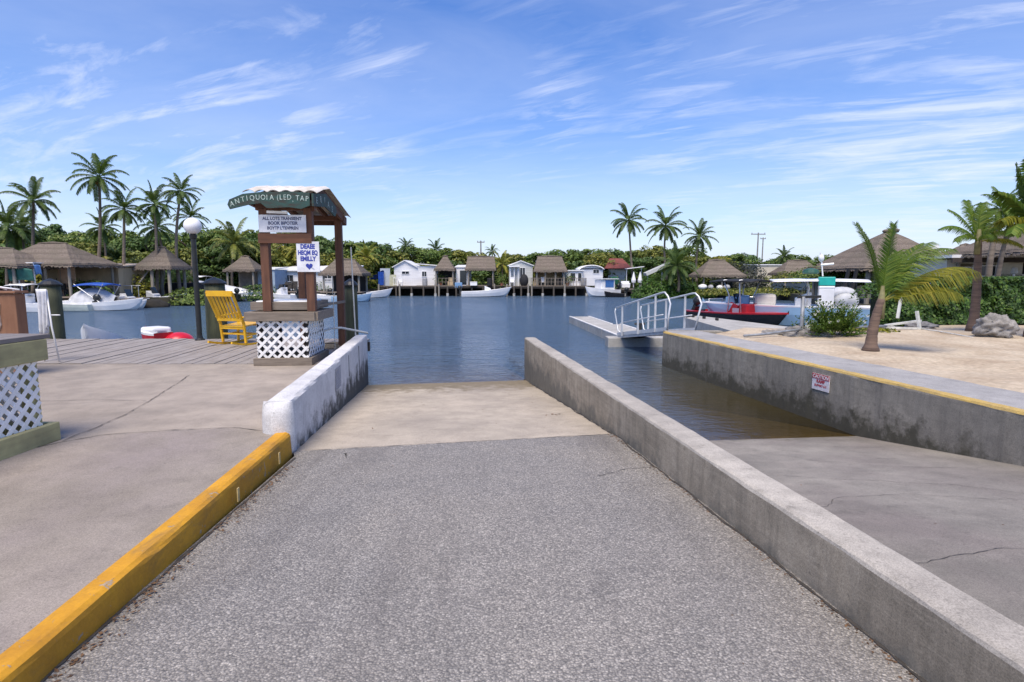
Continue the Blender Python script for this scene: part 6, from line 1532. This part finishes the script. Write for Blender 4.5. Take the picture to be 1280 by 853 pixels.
mb = MB(); mb.box((-.1,0,1.15),(2.5,1.5,1.0)); mb.build('black_cover', BLACKC, b4, bevel=.05)
m_ = MB(); m_.ellipsoid((0,0,0),(1.6,1.0,.55),18,10, fn=lambda d:1+.2*noise.noise(d*2)); o = m_.build('mangrove_root', mat('dark_root_mass', (.02,.018,.014), .95, .4, 5), smooth=True); o.location = (X(180,40),40,WATER+.05); tag(o,'dark tangled mangrove root mass at the waterline left of the shelter post','root mass')
b5 = boat('large boat wrapped in white shrink cover between lamp post and kiosk', WL(288,50), R(-4), 5.8, 2.3, .65, .25, WHITE, WHITE, motor=False, rise=.2)
def cov2(a, b_2):
    x = -2.9+5.5*a; w_ = 1.05*(1-max(0,a-.5)**2*2.6); hgt = 1.25*(1-a)**.6+.05; y = (b_2*2-1)*w_; return V((x, y, .5+hgt*(1-abs(b_2*2-1)**2.5)+.04*noise.noise(V((x*3,y*3,0)))))
mb = MB(); mb.grid(cov2, 26, 14); mb.build('white_cover', WHITE, b5, smooth=True)
boat('white skiff with hooded white motor between covered boat and kiosk', WL(330,50.5), R(3), 4.0, 1.7, .5, .2, mm=WHITE)
boat('white skiff moored before the dark dock behind the kiosk posts', WL(405,49.2), R(178), 5.0, 1.8, .5, .2, rise=.3)
boat('white skiff with folded grey top moored right of the black covered boat', WL(262,48.5), R(176), 4.4, 1.8, .55, .2, WHITE, WHITE, rise=.25, ttop=(GREYC,0,1.6,1.4,1.15))
boat('small white skiff at the left end of the dock before the thatched shed', WL(60,36.2), R(8), 3.2, 1.5, .5, .15, WHITE, WHITE, rise=.2, tilt=.6)
boat('white skiff with grey console between the root mass and the canopy boat', WL(158,38.5), R(-6), 2.8, 1.4, .42, .15, WHITE, WHITE, console=(GREYC,0), rise=.2)
boat('white centre console boat with white top left of the small pointed hut', WL(246,52.5), R(-10), 5.0, 2.0, .7, .2, WHITE, WHITE, console=(WHITE,0), ttop=(WHITE,.1,2.0,1.6,1.5))
boat('white boat moored nose in behind the kiosk left post', WL(352,50.0), R(150), 3.8, 1.7, .6, .2, WHITE, WHITE, console=(WHITE,0))
boat('pale blue and white skiff at the right end of the dock behind the kiosk', WL(440,49.0), R(5), 3.4, 1.6, .5, .2, mat('pale_blue_hull', (.36,.52,.68)), WHITE)
boat('white skiff with upright console moored at the left end before the leftmost shed', WL(30,35.4), R(170), 3.6, 1.6, .5, .2, WHITE, WHITE, console=(WHITE,0), ttop=(WHITE,0,1.5,1.3,1.2))
boat('white open boat lying across the bank behind the canopy boat', WL(112,37.6), R(20), 4.2, 1.8, .6, .2, WHITE, WHITE, console=(WHITE,.3), rise=.3)
boat('white skiff with dark motor right of the low skiff with pipe rack', WL(190,42.5), R(-8), 3.4, 1.5, .5, .2, WHITE, WHITE, console=(GREYC,0), rise=.25)
# dinghies tied at the timber dock: bows show above the boards
db_ = boat('white upturned-bow dinghy poking above the dock boards near the green piling', (gy(131,415,15.4).x,15.3,-.60), R(-75), 1.9, .85, .38, .15, WHITE, WHITE, motor=False, name='dinghy', cat='dinghy', group='dinghies tied behind the timber dock', rise=.35)
db_.rotation_euler = (0, R(-8), R(-80))
db2 = boat('small dinghy with white top and red bottom left of the red hull', (gy(190,415,14.6).x,14.7,-.42), R(150), .85, .6, .46, .15, REDH, WHITE, WHITE, motor=False, name='dinghy', cat='dinghy', group='dinghies tied behind the timber dock', rise=.1)
mb = MB(); mb.box((-.08,0,.52),(.6,.5,.16)); mb.build('white_hatch', WHITE, db2, bevel=.06)
m_ = MB(); m_.ellipsoid((0,0,0),(.36,.36,.25),20,12); o = m_.build('red_kayak', mat('bright_red_plastic', (.55,.012,.03), .35, .12, 3), smooth=True); o.location = (gy(219,418,14.6).x,14.75,-.22); o.rotation_euler=(0,0,R(70)); tag(o,'bright red rounded kayak hull lying beside the dock left of the lamp post','kayak')
